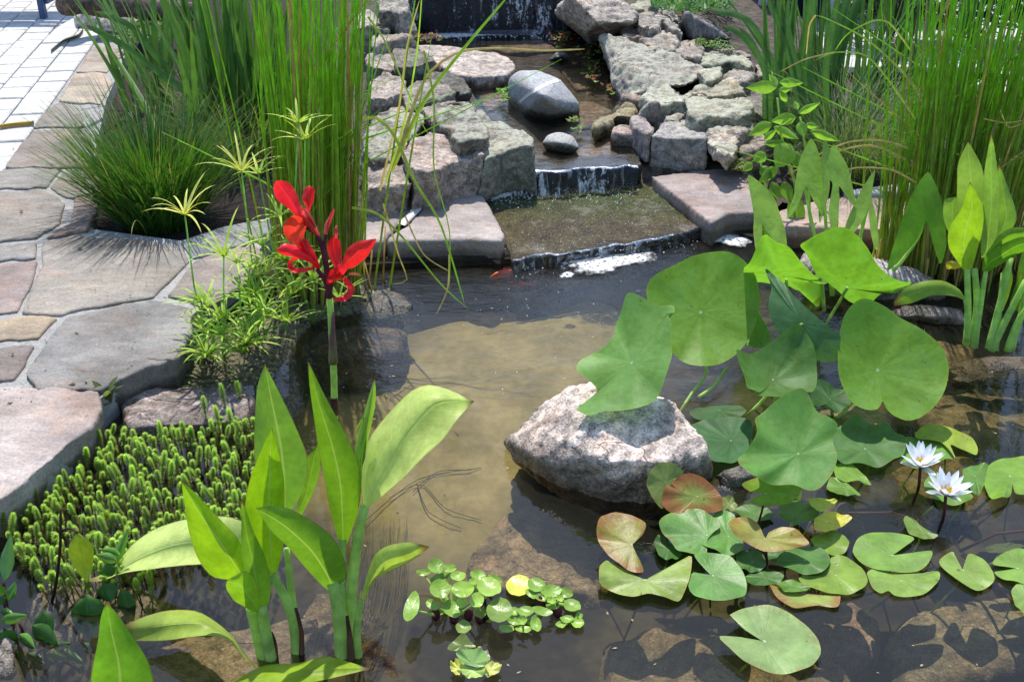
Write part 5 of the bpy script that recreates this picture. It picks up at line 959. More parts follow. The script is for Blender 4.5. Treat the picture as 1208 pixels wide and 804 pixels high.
m = MB(); stalk(m, FR((259, 745), (262, 775), (264, 800)), yF - .002, yF - .002, .0088, .0088); m.build('stem_node', BROWN, tF)
# ------------------------------------------------------------------ grasses, rushes, sword leaves
def clump(name, base, label, cat, mats, seed, group=None):
    return plant(name, tuple(base), label, cat, group), random.Random(seed)
# dark grass tuft in the soil bed
b = P(190, 262, .03); t, rnd = clump('grass_tuft', b, 'dense dark green arching grass tuft in the left soil bed', 'ornamental grass', None, 1)
m = MB(); m2 = MB()
for k in range(1500):
    a = rnd.uniform(0, 6.283); r_ = .13 * math.sqrt(rnd.random()); q = rnd.random()
    lean = .05 + 1.0 * (r_ / .13) * rnd.uniform(.3, 1) + rnd.uniform(0, .12)
    blade(m2 if q > .975 else m, b + Vector((math.cos(a) * r_, math.sin(a) * r_ , 0)), a + rnd.gauss(0, .5), rnd.uniform(.26, .43) + .2 * rnd.random() ** 2.5, lean * .66 + abs(rnd.gauss(0, .12)), rnd.uniform(.1, 1.5) * rnd.random() + .2, rnd.uniform(.0035, .0068), 7, rnd)
m.build('green_blades', GRASS, t, color=(.06, .155, .022, 1)); m2.build('dry_blades', GRASS, t, color=(.30, .27, .10, 1))
# fine grey green grass behind the right rushes
b = P(1000, 200, .06); t, rnd = clump('grass_tuft', b, 'fine grey green grass tuft between sword leaves and right rushes', 'ornamental grass', None, 2)
m = MB()
for k in range(800):
    a = rnd.uniform(0, 6.283); r_ = .16 * math.sqrt(rnd.random())
    blade(m, b + Vector((math.cos(a)*r_, math.sin(a)*r_, 0)), a + rnd.gauss(0, .7), rnd.uniform(.3, .58), .15 + rnd.random() * .75, rnd.uniform(.7, 1.9), rnd.uniform(.0025, .004), 7, rnd)
m.build('blades', GRASS, t, color=(.15, .22, .09, 1))
b = P(285, 185, .04); t, rnd = clump('grass_tuft', b, 'loose grey green grass between the dark tuft and the tall rushes', 'ornamental grass', None, 3); m = MB()
for k in range(420):
    a = rnd.uniform(0, 6.283); r_ = .2 * math.sqrt(rnd.random()); blade(m, b + Vector((math.cos(a)*r_, math.sin(a)*r_, 0)), a + rnd.gauss(0, .7), rnd.uniform(.25, .5), .1 + rnd.random() * .7, rnd.uniform(.5, 1.7), rnd.uniform(.003, .005), 7, rnd)
m.build('blades', GRASS, t, color=(.17, .25, .07, 1))
# sword leaved clumps
def swords(centre, n, spread, ln, col, label, seed, wd=(.024, .042), leanm=.35, bias=0., trac=()):
    t, rnd = clump('sword_leaf_plant', centre, label, 'iris', None, seed, 'clumps of sword leaves'); m = MB()
    for k in range(n):
        a = rnd.uniform(0, 6.283); r_ = spread * math.sqrt(rnd.random()); az = a + rnd.gauss(0, .5)
        blade(m, centre + Vector((math.cos(a)*r_*1.5, math.sin(a)*r_, 0)), az, rnd.uniform(*ln), abs(rnd.gauss(0, leanm)) * .8, rnd.uniform(0, .35), rnd.uniform(*wd), 7, rnd, .1, .35)
    for px, y0, y1, w_ in trac: ribbon(m, px, y0, y1, w_, w_ * .75)
    m.build('leaves', IRIS, t, color=col + (1,))
swords(P(250, 180, .04), 34, .14, (.6, .95), (.075, .17, .04), 'broad sword leaves behind the dark grass tuft', 11, trac=[([(215,105),(180,80),(140,50),(102,30)], 4.35, 4.3, .03), ([(205,90),(170,50),(150,28),(112,14)], 4.5, 4.5, .03), ([(225,110),(215,60),(195,10),(188,-20)], 4.4, 4.4, .034), ([(240,110),(235,40),(228,-20)], 4.4, 4.4, .034)])
swords(P(185, 128, .04), 16, .10, (.45, .8), (.075, .17, .04), 'sword leaves leaning over the sandstone pieces of the path border', 18)
swords(P(295, 165, .04), 70, .16, (.55, 1.0), (.085, .19, .045), 'sword leaves just left of the tall rushes', 12)
swords(P(935, 180, .06), 26, .10, (.7, 1.0), (.075, .175, .05), 'dark sword leaves at the right behind the leafy bush', 13, (.024, .036), .22, trac=[([(930,125),(905,60),(880,22),(835,12)], 4.3, 4.3, .03), ([(925,130),(900,75),(872,40),(850,30)], 4.25, 4.25, .026), ([(908,100),(890,55),(872,33)], 4.2, 4.2, .026), ([(948,150),(930,60),(905,-5)], 4.3, 4.35, .034), ([(955,150),(930,40),(915,-20)], 4.3, 4.35, .034), ([(960,150),(955,60),(962,-10)], 4.25, 4.3, .03), ([(975,150),(975,60),(978,20),(990,30)], 4.2, 4.2, .026)])
swords(P(1120, 150, .06), 40, .22, (.65, .95), (.06, .15, .04), 'dark sword leaves behind the right rushes', 16, (.018, .03), .25)
swords(P(1000, 150, .06), 44, .16, (.65, .95), (.07, .16, .04), 'dark sword leaves behind the fine grey green grass', 14, (.016, .028), .3)
# tall rushes
def rushes(cx, n, sx, sy, hgt, label, seed, col, lean=.10, dry=.12, traced=(), wd=.0037, drytr=(), bias=0.):
    t, rnd = clump('rush_clump', cx, label, 'rushes', None, seed, 'clumps of tall rushes'); mg, md = MB(), MB()
    for k in range(n):
        x, y = rnd.gauss(0, .5) * sx, rnd.gauss(0, .5) * sy; b = cx + Vector((x, y, -.03)); h = rnd.uniform(*hgt); lx = bias + x / sx * lean + rnd.gauss(0, .028); ly = rnd.gauss(0, .05)
        mm = md if rnd.random() < dry else mg; cv = rnd.gauss(0, .03); r_ = rnd.uniform(.55, 1.15) * wd
        kk = rnd.uniform(.3, .8) if rnd.random() < .09 else 2; kd = rnd.choice((-1, 1)) * rnd.uniform(.3, 1.1)
        pts = [b + Vector((lx * h * v + cv * v * v * h + max(0, v - kk) * h * kd, ly * h * v, h * v - max(0, v - kk) * h * abs(kd) * .6)) for v in (0, .2, .4, .6, .8, 1)]
        tube(mm, pts, [r_, r_, r_ * .95, r_ * .8, r_ * .6, r_ * .2], 4, cap=False)
    for px, y0, y1, w_ in traced: ribbon(mg, px, y0, y1, w_, w_ * .35, 18)
    for px, y0, y1, w_ in drytr: ribbon(md, px, y0, y1, w_, w_ * .5, 18)
    # short dead stubble at the foot
    for k in range(n // 3):
        x, y = rnd.gauss(0, .5) * sx, rnd.gauss(0, .5) * sy; h = rnd.uniform(.06, .22); b = cx + Vector((x, y, -.03))
        tube(md, [b, b + Vector((rnd.gauss(0, .02), rnd.gauss(0, .02), h))], [wd * .9, wd * .6], 4)
    mg.build('green_stems', RUSH, t, color=col + (1,)); md.build('dry_stems', STRAW, t, color=(1, 1, 1, 1))
rushes(P(383, 345, 0), 185, .135, .10, (.75, 1.25), 'tall green rush clump behind the red flower', 21, (1.05, 1, .8), .06, .12, bias=.055, traced=[
    ([(462,200),(500,120),(545,60),(600,-5)], 3.15, 3.3, .016), ([(455,215),(478,140),(492,60),(498,-10)], 3.1, 3.1, .008), ([(428,140),(448,140),(468,165),(490,215),(520,265),(548,358)], 3.0, 2.75, .010), ([(415,245),(445,252),(475,280),(520,335),(553,365)], 3.0, 2.85, .008),
    ([(434,20),(452,45),(468,80),(500,150),(507,160)], 3.1, 2.9, .006), ([(500,60),(512,120),(512,200),(530,270),(530,340)], 3.0, 2.7, .006)],
    drytr=[([(470,180),(500,95),(540,62),(590,57),(640,60),(690,58)], 3.15, 3.5, .011), ([(448,225),(470,130),(480,55),(495,0)], 3.1, 3.1, .007), ([(452,240),(470,300),(480,330),(462,335)], 3.05, 3.0, .006), ([(530,300),(528,340),(515,370)], 2.8, 2.75, .005), ([(478,255),(500,300),(530,320)], 2.9, 2.85, .005)])
rushes(P(1105, 318, 0), 200, .20, .12, (.75, 1.15), 'tall rush clump at the right behind the arrow shaped leaf', 22, (1.0, .93, .95), .10, .10, [
    ([(1085,110),(1060,80),(1020,45),(975,22),(962,18)], 3.3, 3.4, .009), ([(1075,60),(1050,28),(1030,25),(1000,40),(985,60)], 3.3, 3.3, .008), ([(1080,140),(1045,90),(1020,65),(985,62),(960,72)], 3.3, 3.35, .008)], .0044,
    drytr=[([(962,18),(955,30),(951,65)], 3.4, 3.4, .006), ([(985,62),(950,70),(920,85)], 3.35, 3.35, .006), ([(1180,130),(1190,150),(1208,145)], 3.2, 3.2, .005), ([(1160,140),(1185,145),(1208,142)], 3.2, 3.2, .005), ([(1072,175),(1040,166),(1000,168),(960,185)], 3.3, 3.2, .008), ([(1068,188),(1030,172),(990,178),(930,205)], 3.3, 3.2, .008), ([(1080,215),(1050,200),(1010,198),(985,206)], 3.2, 3.2, .007)])
rushes(P(1180, 300, 0), 110, .12, .12, (.75, 1.1), 'thinner rush clump at the right edge behind the broad leaves', 23, (.95, 1., .75), .08, .18)
rushes(P(1040, 322, 0), 16, .06, .04, (.6, 1.0), 'few thin rush stems in front of the brown ledge slab', 24, (.95, 1., .8), .05, .15)

# umbrella sedge at the left pond edge
def sedge(base, tops, label, seed, col):
    t, rnd = clump('umbrella_sedge', base, label, 'umbrella sedge', None, seed, 'umbrella sedges at the pond edge')
    for px, y, n, ln, cc in tops:
        top = D(*px, y); b = Vector((base.x + rnd.gauss(0, .05), base.y + rnd.gauss(0, .03), -.02)); m = MB()
        tube(m, [b, b.lerp(top, .5) + Vector((rnd.gauss(0, .01), 0, .02)), top], [.003, .0026, .0022], 5); st_ = m.build('stem', STEM, t, color=(.7, .9, .7, 1)); m = MB()
        for k in range(n):
            az = 6.283 * k / n + rnd.uniform(-.25, .25); blade(m, top, az, ln * rnd.uniform(.75, 1.15), rnd.uniform(.6, 1.25), rnd.uniform(.6, 1.6), .0085, 7, rnd, .2, .3)
        m.build('leaf_whorl', GRASS, t, color=cc + (1,))
yl, lg, mgc = (.40, .42, .11), (.22, .33, .05), (.13, .25, .03)
yl, lg, mgc = (.55, .55, .13), (.36, .50, .07), (.26, .42, .04)
rs = random.Random(9)
def tops(area, n, y0, y1):
    r_ = []
    while len(r_) < n:
        x, y = rs.uniform(area[0], area[2]), rs.uniform(area[1], area[3]); v = (y - area[1]) / (area[3] - area[1])
        r_.append(((x, y), y0 + (y1 - y0) * v + rs.uniform(-.05, .05), rs.randint(9, 13), rs.uniform(.075, .125), rs.choice((lg, lg, mgc, mgc, (.42, .52, .10)))))
    return r_
sedge(P(240, 425, 0), [((218, 253), 2.75, 11, .12, yl), ((264, 302), 2.68, 12, .14, lg), ((262, 395), 2.58, 14, .09, mgc)] + tops((234, 345, 300, 425), 13, 2.72, 2.52), 'umbrella sedge with a pale yellow whorl above the flagstones', 31, lg)
sedge(P(300, 400, 0), [((285, 202), 2.95, 11, .13, yl), ((305, 205), 3.0, 10, .1, lg), ((310, 290), 2.85, 12, .11, lg)] + tops((280, 300, 360, 395), 13, 2.84, 2.64), 'umbrella sedge between the yellow whorl and the red flower', 32, lg)
sedge(P(365, 375, 0), [((352, 145), 2.9, 8, .1, lg), ((360, 165), 2.9, 9, .12, (.45, .52, .10)), ((370, 330), 2.7, 10, .12, lg), ((400, 352), 2.7, 9, .1, lg), ((330, 255), 2.9, 10, .1, lg)], 'few umbrella sedge stems among the tall rushes', 33, lg)
# muddy margin with litter below the sedges
mm_ = [(196, 452), (226, 410), (262, 380), (300, 368), (345, 340), (420, 330), (445, 345), (415, 368), (370, 378), (352, 395), (340, 420), (322, 445), (290, 452), (240, 462)]
o = slab('mud_margin', mm_, .008, -.16, LITTER, (1, 1, 1, 0), .012, .010, 88, 6, .35); struct(o)
m = MB(); rnd = random.Random(12)
for k in range(900):
    x, y = rnd.uniform(190, 440), rnd.uniform(330, 465)
    if not inside(Vector((x, y, 0)), [Vector((a_, b_, 0)) for a_, b_ in mm_]): continue
    p = P(x, y, .016); a = rnd.uniform(0, 6.28); d = Vector((math.cos(a), math.sin(a), rnd.uniform(-.1, .5))) * rnd.uniform(.004, .011); s_ = Vector((-d.y, d.x, 0)) * .55
    ids = [m.vert(p - d, (.5, 0)), m.vert(p + s_, (1, .5)), m.vert(p + d, (.5, 1)), m.vert(p - s_, (0, .5))]; m.f.append(ids)
o = m.build('creeping_weed', TINT, None, color=(.17, .21, .05, 1)); tag(o, 'tiny creeping weed leaves on the muddy edge below the sedge', 'weed', None, 'stuff')

# bright green bottle brush shoots
GH = 'bright green bottle brush shoots in the shallow water'
def shoot_mesh(seed, h):
    rnd = random.Random(seed); m = MB(); tube(m, [(0, 0, -.06), (0, 0, 0), (0, 0, h * .9)], [.0018, .0018, .0015], 5, cap=False)
    n = int(h / .0034)
    for i in range(n):
        v = i / n; z = h * (.12 + .88 * v); rr = (.0108 * (.58 + .42 * min(1, v / .7)) if v < .72 else .0108 * math.sqrt(max(.05, 1 - ((v - .72) / .29) ** 2))); 
        for k in range(9):
            if v < .55 and rnd.random() < .5: continue
            a = 6.283 * k / 9 + i * 1.1; el = .25 + 1.1 * max(0, v - .6); d = Vector((math.cos(a) * math.cos(el), math.sin(a) * math.cos(el), math.sin(el) - (.25 if v < .4 else 0))) * rr * rnd.uniform(.85, 1.1); s_ = Vector((-math.sin(a), math.cos(a), 0)) * .0014
            b_ = Vector((0, 0, z)); ids = [m.vert(b_ - s_, (0, v)), m.vert(b_ + s_, (1, v)), m.vert(b_ + d + s_ * .6, (1, v)), m.vert(b_ + d - s_ * .6, (0, v))]; m.f.append(ids)
    return m
def shoot_mat():
    g = G('bottle_brush_leaf'); v = g.xyz(g.n('TexCoord', out=2))[1]; oc, oa, rn = g.objcol()
    col = g.mix(g.step(v, .5, .95), (.20, .28, .035), (.40, .60, .09)); col = g.mix(g.step(v, .0, .4), (.12, .07, .025), col); col = g.scale(col, g.n('MapRange', {0: rn, 3: .75, 4: 1.2}))
    return g.end(leaf_shader(g, col, .3, .5, None))
SH = shoot_mat(); protos = []
for i in range(6):
    o = shoot_mesh(i, .055 + .009 * i).build('water_shoot', SH, None, smooth=False); protos.append(o)
area = [Vector((x, y, 0)) for x, y in [(12, 640), (0, 610), (70, 570), (112, 520), (122, 505), (155, 515), (205, 505), (235, 505), (275, 490), (318, 478), (330, 500), (335, 560), (320, 600), (250, 640), (200, 668), (130, 690), (60, 700)]]
rnd = random.Random(77); placed = []; cnt = 0; tries = 0
extra = [(112, 508), (132, 520), (142, 512), (195, 520), (208, 515), (245, 492), (262, 505), (268, 480), (285, 465), (275, 500), (240, 520), (170, 525), (130, 655), (150, 650), (165, 690), (180, 700)]
while cnt < 299 and tries < 30000:
    tries += 1
    if tries <= len(extra): x, y = extra[tries-1]
    else:
        x, y = rnd.uniform(0, 340), rnd.uniform(470, 710)
        if not inside(Vector((x, y, 0)), area) or noise.noise(Vector((x, y * 1.6, 4)) / 26) < -.28: continue
    p = P(x, y + 14, 0)
    if any((p - q).length < .0175 for q in placed): continue
    placed.append(p); src = protos[rnd.randrange(6)]
    o = src if src.name not in [] and not src.get('used') else src.copy()
    if o is src: src['used'] = 1
    else: COL.objects.link(o)
    o.location = p; o.rotation_euler = (rnd.gauss(0, .15), rnd.gauss(0, .15), rnd.uniform(0, 6.28)); s_ = rnd.uniform(.6, .92); o.scale = (s_, s_, s_ * rnd.uniform(.85, 1.25))
    tag(o, 'bright green bottle brush shoot standing in the shallow water below the pinkish flagstone', 'water plant', GH); cnt += 1
for o in bpy.data.objects:
    if 'used' in o: del o['used']
mb = MB(); kids = [shoot_mesh(20 + i, .034 + .006 * i) for i in range(4)]; n_ = 0      # the countless smaller ones between them
for _ in range(9000):
    if n_ >= 260: break
    x, y = rnd.uniform(0, 340), rnd.uniform(470, 700)
    if not inside(Vector((x, y, 0)), area): continue
    p = P(x, y + 10, 0)
    if any((p - q).length < .0125 for q in placed): continue
    placed.append(p); n_ += 1; k = kids[rnd.randrange(4)]; off = len(mb.v); rot = Matrix.Rotation(rnd.uniform(0, 6.28), 3, 'Z') @ Matrix.Rotation(rnd.gauss(0, .2), 3, 'X'); s_ = rnd.uniform(.6, .85)
    for v, uv in zip(k.v, k.uv): mb.vert(p + rot @ (Vector(v) * s_), uv)
    mb.f += [tuple(off + i for i in f) for f in k.f]
o = mb.build('water_shoots_mass', SH, None, smooth=False); tag(o, 'low mass of tiny bright green shoots filling the gaps between the taller ones', 'water plant', None, 'stuff')

# bits of debris afloat and dirt in the joints
m = MB(); rnd = random.Random(41)
for k in range(170):
    x, y = rnd.choice(((rnd.uniform(440, 720), rnd.uniform(330, 560)), (rnd.uniform(330, 480), rnd.uniform(320, 470)), (rnd.uniform(200, 1200), rnd.uniform(560, 800)), (rnd.uniform(1000, 1208), rnd.uniform(380, 560))))
    p = P(x, y, .002 if y > 400 else .004); a = rnd.uniform(0, 6.28); d = Vector((math.cos(a), math.sin(a), 0)) * rnd.uniform(.0015, .006); s_ = Vector((-d.y, d.x, 0)) * rnd.uniform(.2, .6)
    ids = [m.vert(p - d), m.vert(p + s_), m.vert(p + d), m.vert(p - s_)]; m.f.append(ids)
o = m.build('floating_debris', TINT, None, color=(.34, .30, .18, 1)); tag(o, 'tiny bits of straw and seed floating on the pond', 'debris', None, 'stuff')
m = MB()
for k in range(420):
    x, y = rnd.uniform(-20, 300), rnd.uniform(130, 480); q = Vector((x, y, 0))
    if not inside(q, [Vector((a_, b_, 0)) for a_, b_ in patio_px]): continue
    p = P(x, y, ZP + .0155 + rnd.uniform(0, .002)); a = rnd.uniform(0, 6.28); d = Vector((math.cos(a), math.sin(a), .1)) * rnd.uniform(.001, .0045) * (3 if rnd.random() < .06 else 1); s_ = Vector((-d.y, d.x, 0)) * rnd.uniform(.3, .8)
    ids = [m.vert(p - d), m.vert(p + s_), m.vert(p + d), m.vert(p - s_)]; m.f.append(ids)
o = m.build('dirt_crumbs', TINT, None, color=(.05, .04, .025, 1)); tag(o, 'crumbs of soil and plant bits scattered on the flagstones', 'debris', None, 'stuff')
# ------------------------------------------------------------------ arrow leaved plants at the right
AR = crop(870, 80, 2.2337)
def arrow(t, junc, out, nrm, col, y, foot, cup=.01):
    """arrow shaped leaf traced round its outline about the point where the stalk joins"""
    c = AR(junc)[0]; m = MB(); disc(m, c, AR(*out), D(*c, y), nrm, cup, .003, len(t.children), 7, 84, (2, 3), .36); m.build('leaf', ARROWD, t, color=col + (0,))
    m = MB(); stalk(m, AR(*foot), y + .006, y - .02, .0042, .006); m.build('stalk', STEM, t, color=(1.05, 1.1, 1.1, 1))
ag = (.28, .44, .07); ARROWD = disc_mat('arrow_leaf_blade', nv=7, transl=.42, rough=.45, vein=(.32, .45, .14), vein_amt=.12, hub_r=0., bl_amt=0)
t = plant('arrow_leaf_plant', tuple(P(972, 392, 0)), 'arrow leaved plant with five drooping leaves behind the lotus', 'arrowhead', 'plants with arrow shaped leaves')
arrow(t, (57,396), [(30,283),(62,305),(95,340),(112,385),(126,430),(131,475),(122,508),(98,455),(67,404),(66,450),(61,516),(48,480),(42,430),(43,392),(36,345),(28,300)], (-.3,-.7,.6), ag, 3.05, [(58, 398), (85, 460), (108, 500)])
arrow(t, (176,302), [(191,189),(214,235),(222,290),(225,330),(228,390),(221,392),(200,350),(180,311),(166,345),(150,377),(124,403),(130,385),(148,335),(154,290),(166,235)], (.2,-.75,.55), ag, 3.0, [(175, 300), (190, 380), (205, 450), (222, 560), (228, 640)])
arrow(t, (228,292), [(233,193),(250,230),(254,265),(240,298),(235,345),(221,413),(214,370),(214,330),(221,295),(220,250)], (-.5,-.6,.5), (.18,.31,.06), 3.02, [(226, 290), (232, 400), (240, 500), (248, 600)])
arrow(t, (263,302), [(252,203),(275,235),(292,265),(300,300),(313,365),(306,367),(286,338),(268,311),(268,355),(256,441),(245,441),(238,380),(247,330),(250,302),(232,285),(238,245)], (.3,-.7,.5), ag, 2.98, [(264, 300), (262, 400), (256, 500), (250, 600)])
arrow(t, (344,365), [(363,270),(357,310),(354,345),(363,380),(371,430),(371,482),(362,480),(350,430),(346,373),(338,388),(312,430),(297,443),(279,442),(290,400),(312,350),(337,305)], (-.3,-.7,.55), ag, 2.95, [(343, 366), (325, 440), (318, 470)])
t = plant('arrow_leaf_plant', tuple(P(1060, 335, 0)), 'single big arrow shaped leaf in front of the right rushes', 'arrowhead', 'plants with arrow shaped leaves')
arrow(t, (494,391), [(506,273),(526,310),(541,360),(548,410),(552,470),(540,518),(530,500),(511,445),(496,400),(476,448),(442,492),(412,526),(399,534),(410,480),(430,410),(450,355),(476,308)], (.15,-.8,.4), (.16,.34,.025), 2.9, [(494, 392), (480, 440), (440, 500), (410, 535)], -.015)
# broad leaved plants at the right edge
t = plant('canna', tuple(P(1148, 412, 0)), 'upright broad leaved clump right of the single arrow shaped leaf', 'canna', 'broad leaved cannas in the pond')
def al(t, L, Rr, y0, y1, col, dl=.01, dr=.01, mat=None, M=None):
    m = MB(); blade_lmr(m, AR(*reversed(L)), AR(*reversed(Rr)), y0, y1, AR(*reversed(M)) if M else None, dl, dr, 18, 0, 1, .0015, len(t.children)); m.build('leaf', mat or CANNA, t, color=col + (1,))
al(t, [(607,195),(582,250),(578,320),(582,380),(600,420)], [(608,195),(640,250),(652,310),(645,380),(620,420)], 2.78, 2.82, (.26,.40,.08))
al(t, [(668,175),(652,260),(648,350),(640,430),(642,500)], [(670,175),(685,260),(690,350),(685,430),(668,500)], 2.74, 2.78, (.24,.40,.08))
al(t, [(688,255),(682,330),(680,400),(672,450)], [(690,255),(722,340),(736,400),(700,450)], 2.78, 2.82, (.20,.35,.05))
al(t, [(612,300),(590,370),(558,420),(555,470),(580,510),(600,540)], [(614,300),(648,370),(645,430),(630,490),(612,540)], 2.70, 2.70, (.30,.48,.03))
al(t, [(575,340),(545,350),(543,400),(560,440)], [(580,340),(590,380),(585,420),(575,440)], 2.80, 2.82, (.19,.32,.06))
al(t, [(790,440),(730,450),(680,480),(650,500),(645,530)], [(790,470),(740,490),(690,520),(660,538),(648,540)], 2.70, 2.62, (.10,.24,.02)); al(t, [(790,425),(730,420),(690,440),(655,490)], [(790,445),(735,450),(690,470),(652,505)], 2.72, 2.66, (.15,.29,.03))
al(t, [(412,615),(440,580),(490,562),(540,560),(580,580),(600,605)], [(413,628),(460,620),(510,600),(560,600),(590,608),(602,618)], 2.68, 2.66, (.19,.31,.035), .02, -.01, CANNA_OLD)
al(t, [(548,512),(570,508),(592,520)], [(550,530),(575,530),(592,524)], 2.75, 2.72, (.5,.42,.03))
for px, y0, y1, r0, r1 in [([(605,530),(608,620),(606,690),(602,728)], 2.70, 2.70, .008, .010), ([(625,530),(632,620),(625,690),(620,735)], 2.71, 2.70, .008, .012), ([(655,535),(645,600),(632,680),(625,735)], 2.70, 2.70, .006, .010), ([(600,610),(606,660),(604,720)], 2.68, 2.69, .005, .007)]:
    m = MB(); stalk(m, AR(*px), y0, y1, r0, r1); m.build('stem', STEM, t, color=(1.1, 1.15, 1.3, 1))
t = plant('canna', tuple(P(1180, 420, 0)), 'young broad leaved shoots at the right edge of the picture', 'canna', 'broad leaved cannas in the pond')
for px, y0, y1, r0, r1 in [([(720,500),(700,590),(680,670),(662,740)], 2.72, 2.64, .008, .011), ([(760,560),(720,640),(690,700),(668,745)], 2.66, 2.64, .008, .011), ([(700,540),(690,640),(680,745)], 2.74, 2.66, .006, .009), ([(790,600),(745,660),(720,720),(712,745)], 2.64, 2.64, .008, .011), ([(765,520),(755,620),(722,740)], 2.72, 2.66, .007, .010)]:
    m = MB(); stalk(m, AR(*px), y0, y1, r0, r1); m.build('stem', STEM, t, color=(1., 1.1, 1., 1))
al(t, [(760,460),(740,520),(735,580),(728,640)], [(764,460),(790,520),(775,580),(740,640)], 2.70, 2.76, (.13,.26,.03)); al(t, [(716,505),(695,545),(690,600),(690,640)], [(720,505),(725,560),(715,600),(700,640)], 2.72, 2.74, (.15,.28,.04)); al(t, [(745,540),(722,600),(712,650)], [(748,540),(752,600),(722,652)], 2.68, 2.7, (.13,.26,.03))

# ------------------------------------------------------------------ leafy plants with ovate leaves
def leafy(name, label, cat, stems, leaves, col, mat, stemmat, T, group=None):
    """stems: px polylines with depth; leaves: (base, tip, half width in px, depth at base, depth at tip)"""
    b = T(stems[0][0][0])[0]; bp = D(b[0], b[1], stems[0][1]); t = plant(name, (bp.x, bp.y, 0), label, cat, group)
    for px, y0, y1, r0, r1 in stems:
        m = MB(); stalk(m, T(*px), y0, y1, r0, r1); m.build('stem', stemmat, t)
    for i, lf in enumerate(leaves):
        (x0, y0), (x1, y1), hw, d0, d1 = lf[:5]; k = lf[5] if len(lf) > 5 else col
        d = Vector((x1 - x0, y1 - y0)); k = tuple(min(.6, q * 1.25) for q in k); d = d * 1.12; nn = Vector((d.y, -d.x)).normalized() * hw * 1.2; a = Vector((x0, y0))
        L = [a, a + d * .18 + nn * .75, a + d * .42 + nn, a + d * .72 + nn * .62, a + d]; Rr = [a, a + d * .18 - nn * .75, a + d * .42 - nn, a + d * .72 - nn * .62, a + d]
        m = MB(); blade_lmr(m, T(*[tuple(q) for q in L]), T(*[tuple(q) for q in Rr]), d0, d1, None, .008, .008, 10, .004 * (-1) ** i, 1, .001, i); m.build('leaf', mat, t, color=k + (1,))
    return t
bl, bd = (.17, .31, .05), (.10, .2, .03); y = 3.7
leafy('leafy_bush', 'small leafy bush with light green oval leaves at the foot of the stone heap', 'bush',
  [([(165,420),(150,300),(120,200),(105,80)], y, y, .006, .003), ([(190,420),(185,260),(165,130)], y-.02, y-.04, .006, .003), ([(120,440),(70,300),(60,240)], y-.03, y-.05, .005, .003), ([(210,430),(240,320),(235,220)], y, y, .005, .003)],
  [((105,50),(30,52),15,y,y-.06,bl), ((110,38),(168,40),11,y,y-.03,bl), ((105,48),(85,20),9,y,y+.03,bl), ((108,60),(140,55),8,y,y), ((160,120),(212,95),9,y-.04,y-.06), ((155,130),(95,140),14,y-.04,y-.08), ((160,110),(150,90),7,y-.03,y), ((90,145),(35,175),14,y,y-.06), ((95,155),(155,185),11,y,y-.06), ((165,140),(175,180),13,y-.04,y-.09), ((190,165),(262,190),11,y-.03,y-.06), ((180,150),(210,155),8,y-.03,y), ((75,225),(45,245),14,y-.05,y-.09), ((140,200),(105,258),26,y-.04,y-.1,(.19,.33,.06)), ((130,200),(75,200),10,y-.02,y-.04,bd), ((60,260),(90,290),13,y-.05,y-.08,bd), ((150,220),(170,270),15,y-.03,y-.08,bd), ((105,260),(60,300),13,y-.05,y-.09), ((195,240),(170,300),16,y-.04,y-.06,bd), ((120,300),(140,350),14,y-.05,y-.07,bd), ((150,330),(160,440),20,y-.05,y-.09,bd), ((90,300),(110,345),12,y-.05,y-.08,bd), ((230,250),(262,280),12,y-.02,y-.05,bd), ((40,250),(15,270),10,y-.05,y-.08), ((70,190),(100,165),8,y,y), ((130,90),(112,60),8,y,y)], bl, ARROW, STEM, AR)
LL = crop(0, 600, 3.941); y = 1.62; dg_, dl_ = (.045, .12, .022), (.085, .19, .035)
leafy('marsh_plant', 'dark leaved marsh plant with red stems in the lower left corner', 'marsh plant',
  [([(150,830),(110,700),(60,530)], y, y+.03, .005, .003), ([(170,830),(150,680),(90,530)], y, y+.02, .004, .003), ([(220,830),(212,700),(200,600)], y, y+.02, .005, .003), ([(130,800),(70,670),(0,660)], y, y, .004, .003), ([(270,830),(290,710),(370,750)], y, y, .004, .003), ([(25,480),(20,380),(15,340)], y+.03, y+.05, .003, .003), ([(60,540),(35,470),(25,380)], y, y+.04, .004, .003), ([(140,740),(180,660),(250,640)], y, y, .003, .002), ([(190,830),(240,700),(330,620)], y, y, .004, .002)],
  [((20,335),(48,138),28,y+.05,y+.08,(.10,.21,.07)), ((35,430),(70,345),20,y+.03,y+.03,(.07,.17,.05)), ((20,400),(-20,350),20,y+.03,y), ((0,520),(115,495),22,y,y-.03,dl_), ((90,610),(-10,590),34,y,y-.04), ((150,540),(260,620),38,y+.01,y-.02), ((200,470),(215,620),40,y+.02,y-.02), ((90,580),(155,640),26,y,y-.03,dl_), ((270,650),(385,715),22,y,y-.02,(.09,.19,.04)), ((215,670),(300,690),26,y,y-.03,(.16,.24,.04)), ((130,670),(200,715),22,y,y-.02), ((0,470),(60,490),18,y+.02,y), ((60,640),(20,560),22,y,y), ((390,620),(420,665),16,y,y,dl_), ((30,410),(0,440),16,y+.03,y), ((240,640),(320,625),18,y,y-.02), ((110,720),(80,660),14,y,y)], dg_, DARKLEAF, STEM_DARK, LL)
y = 1.72
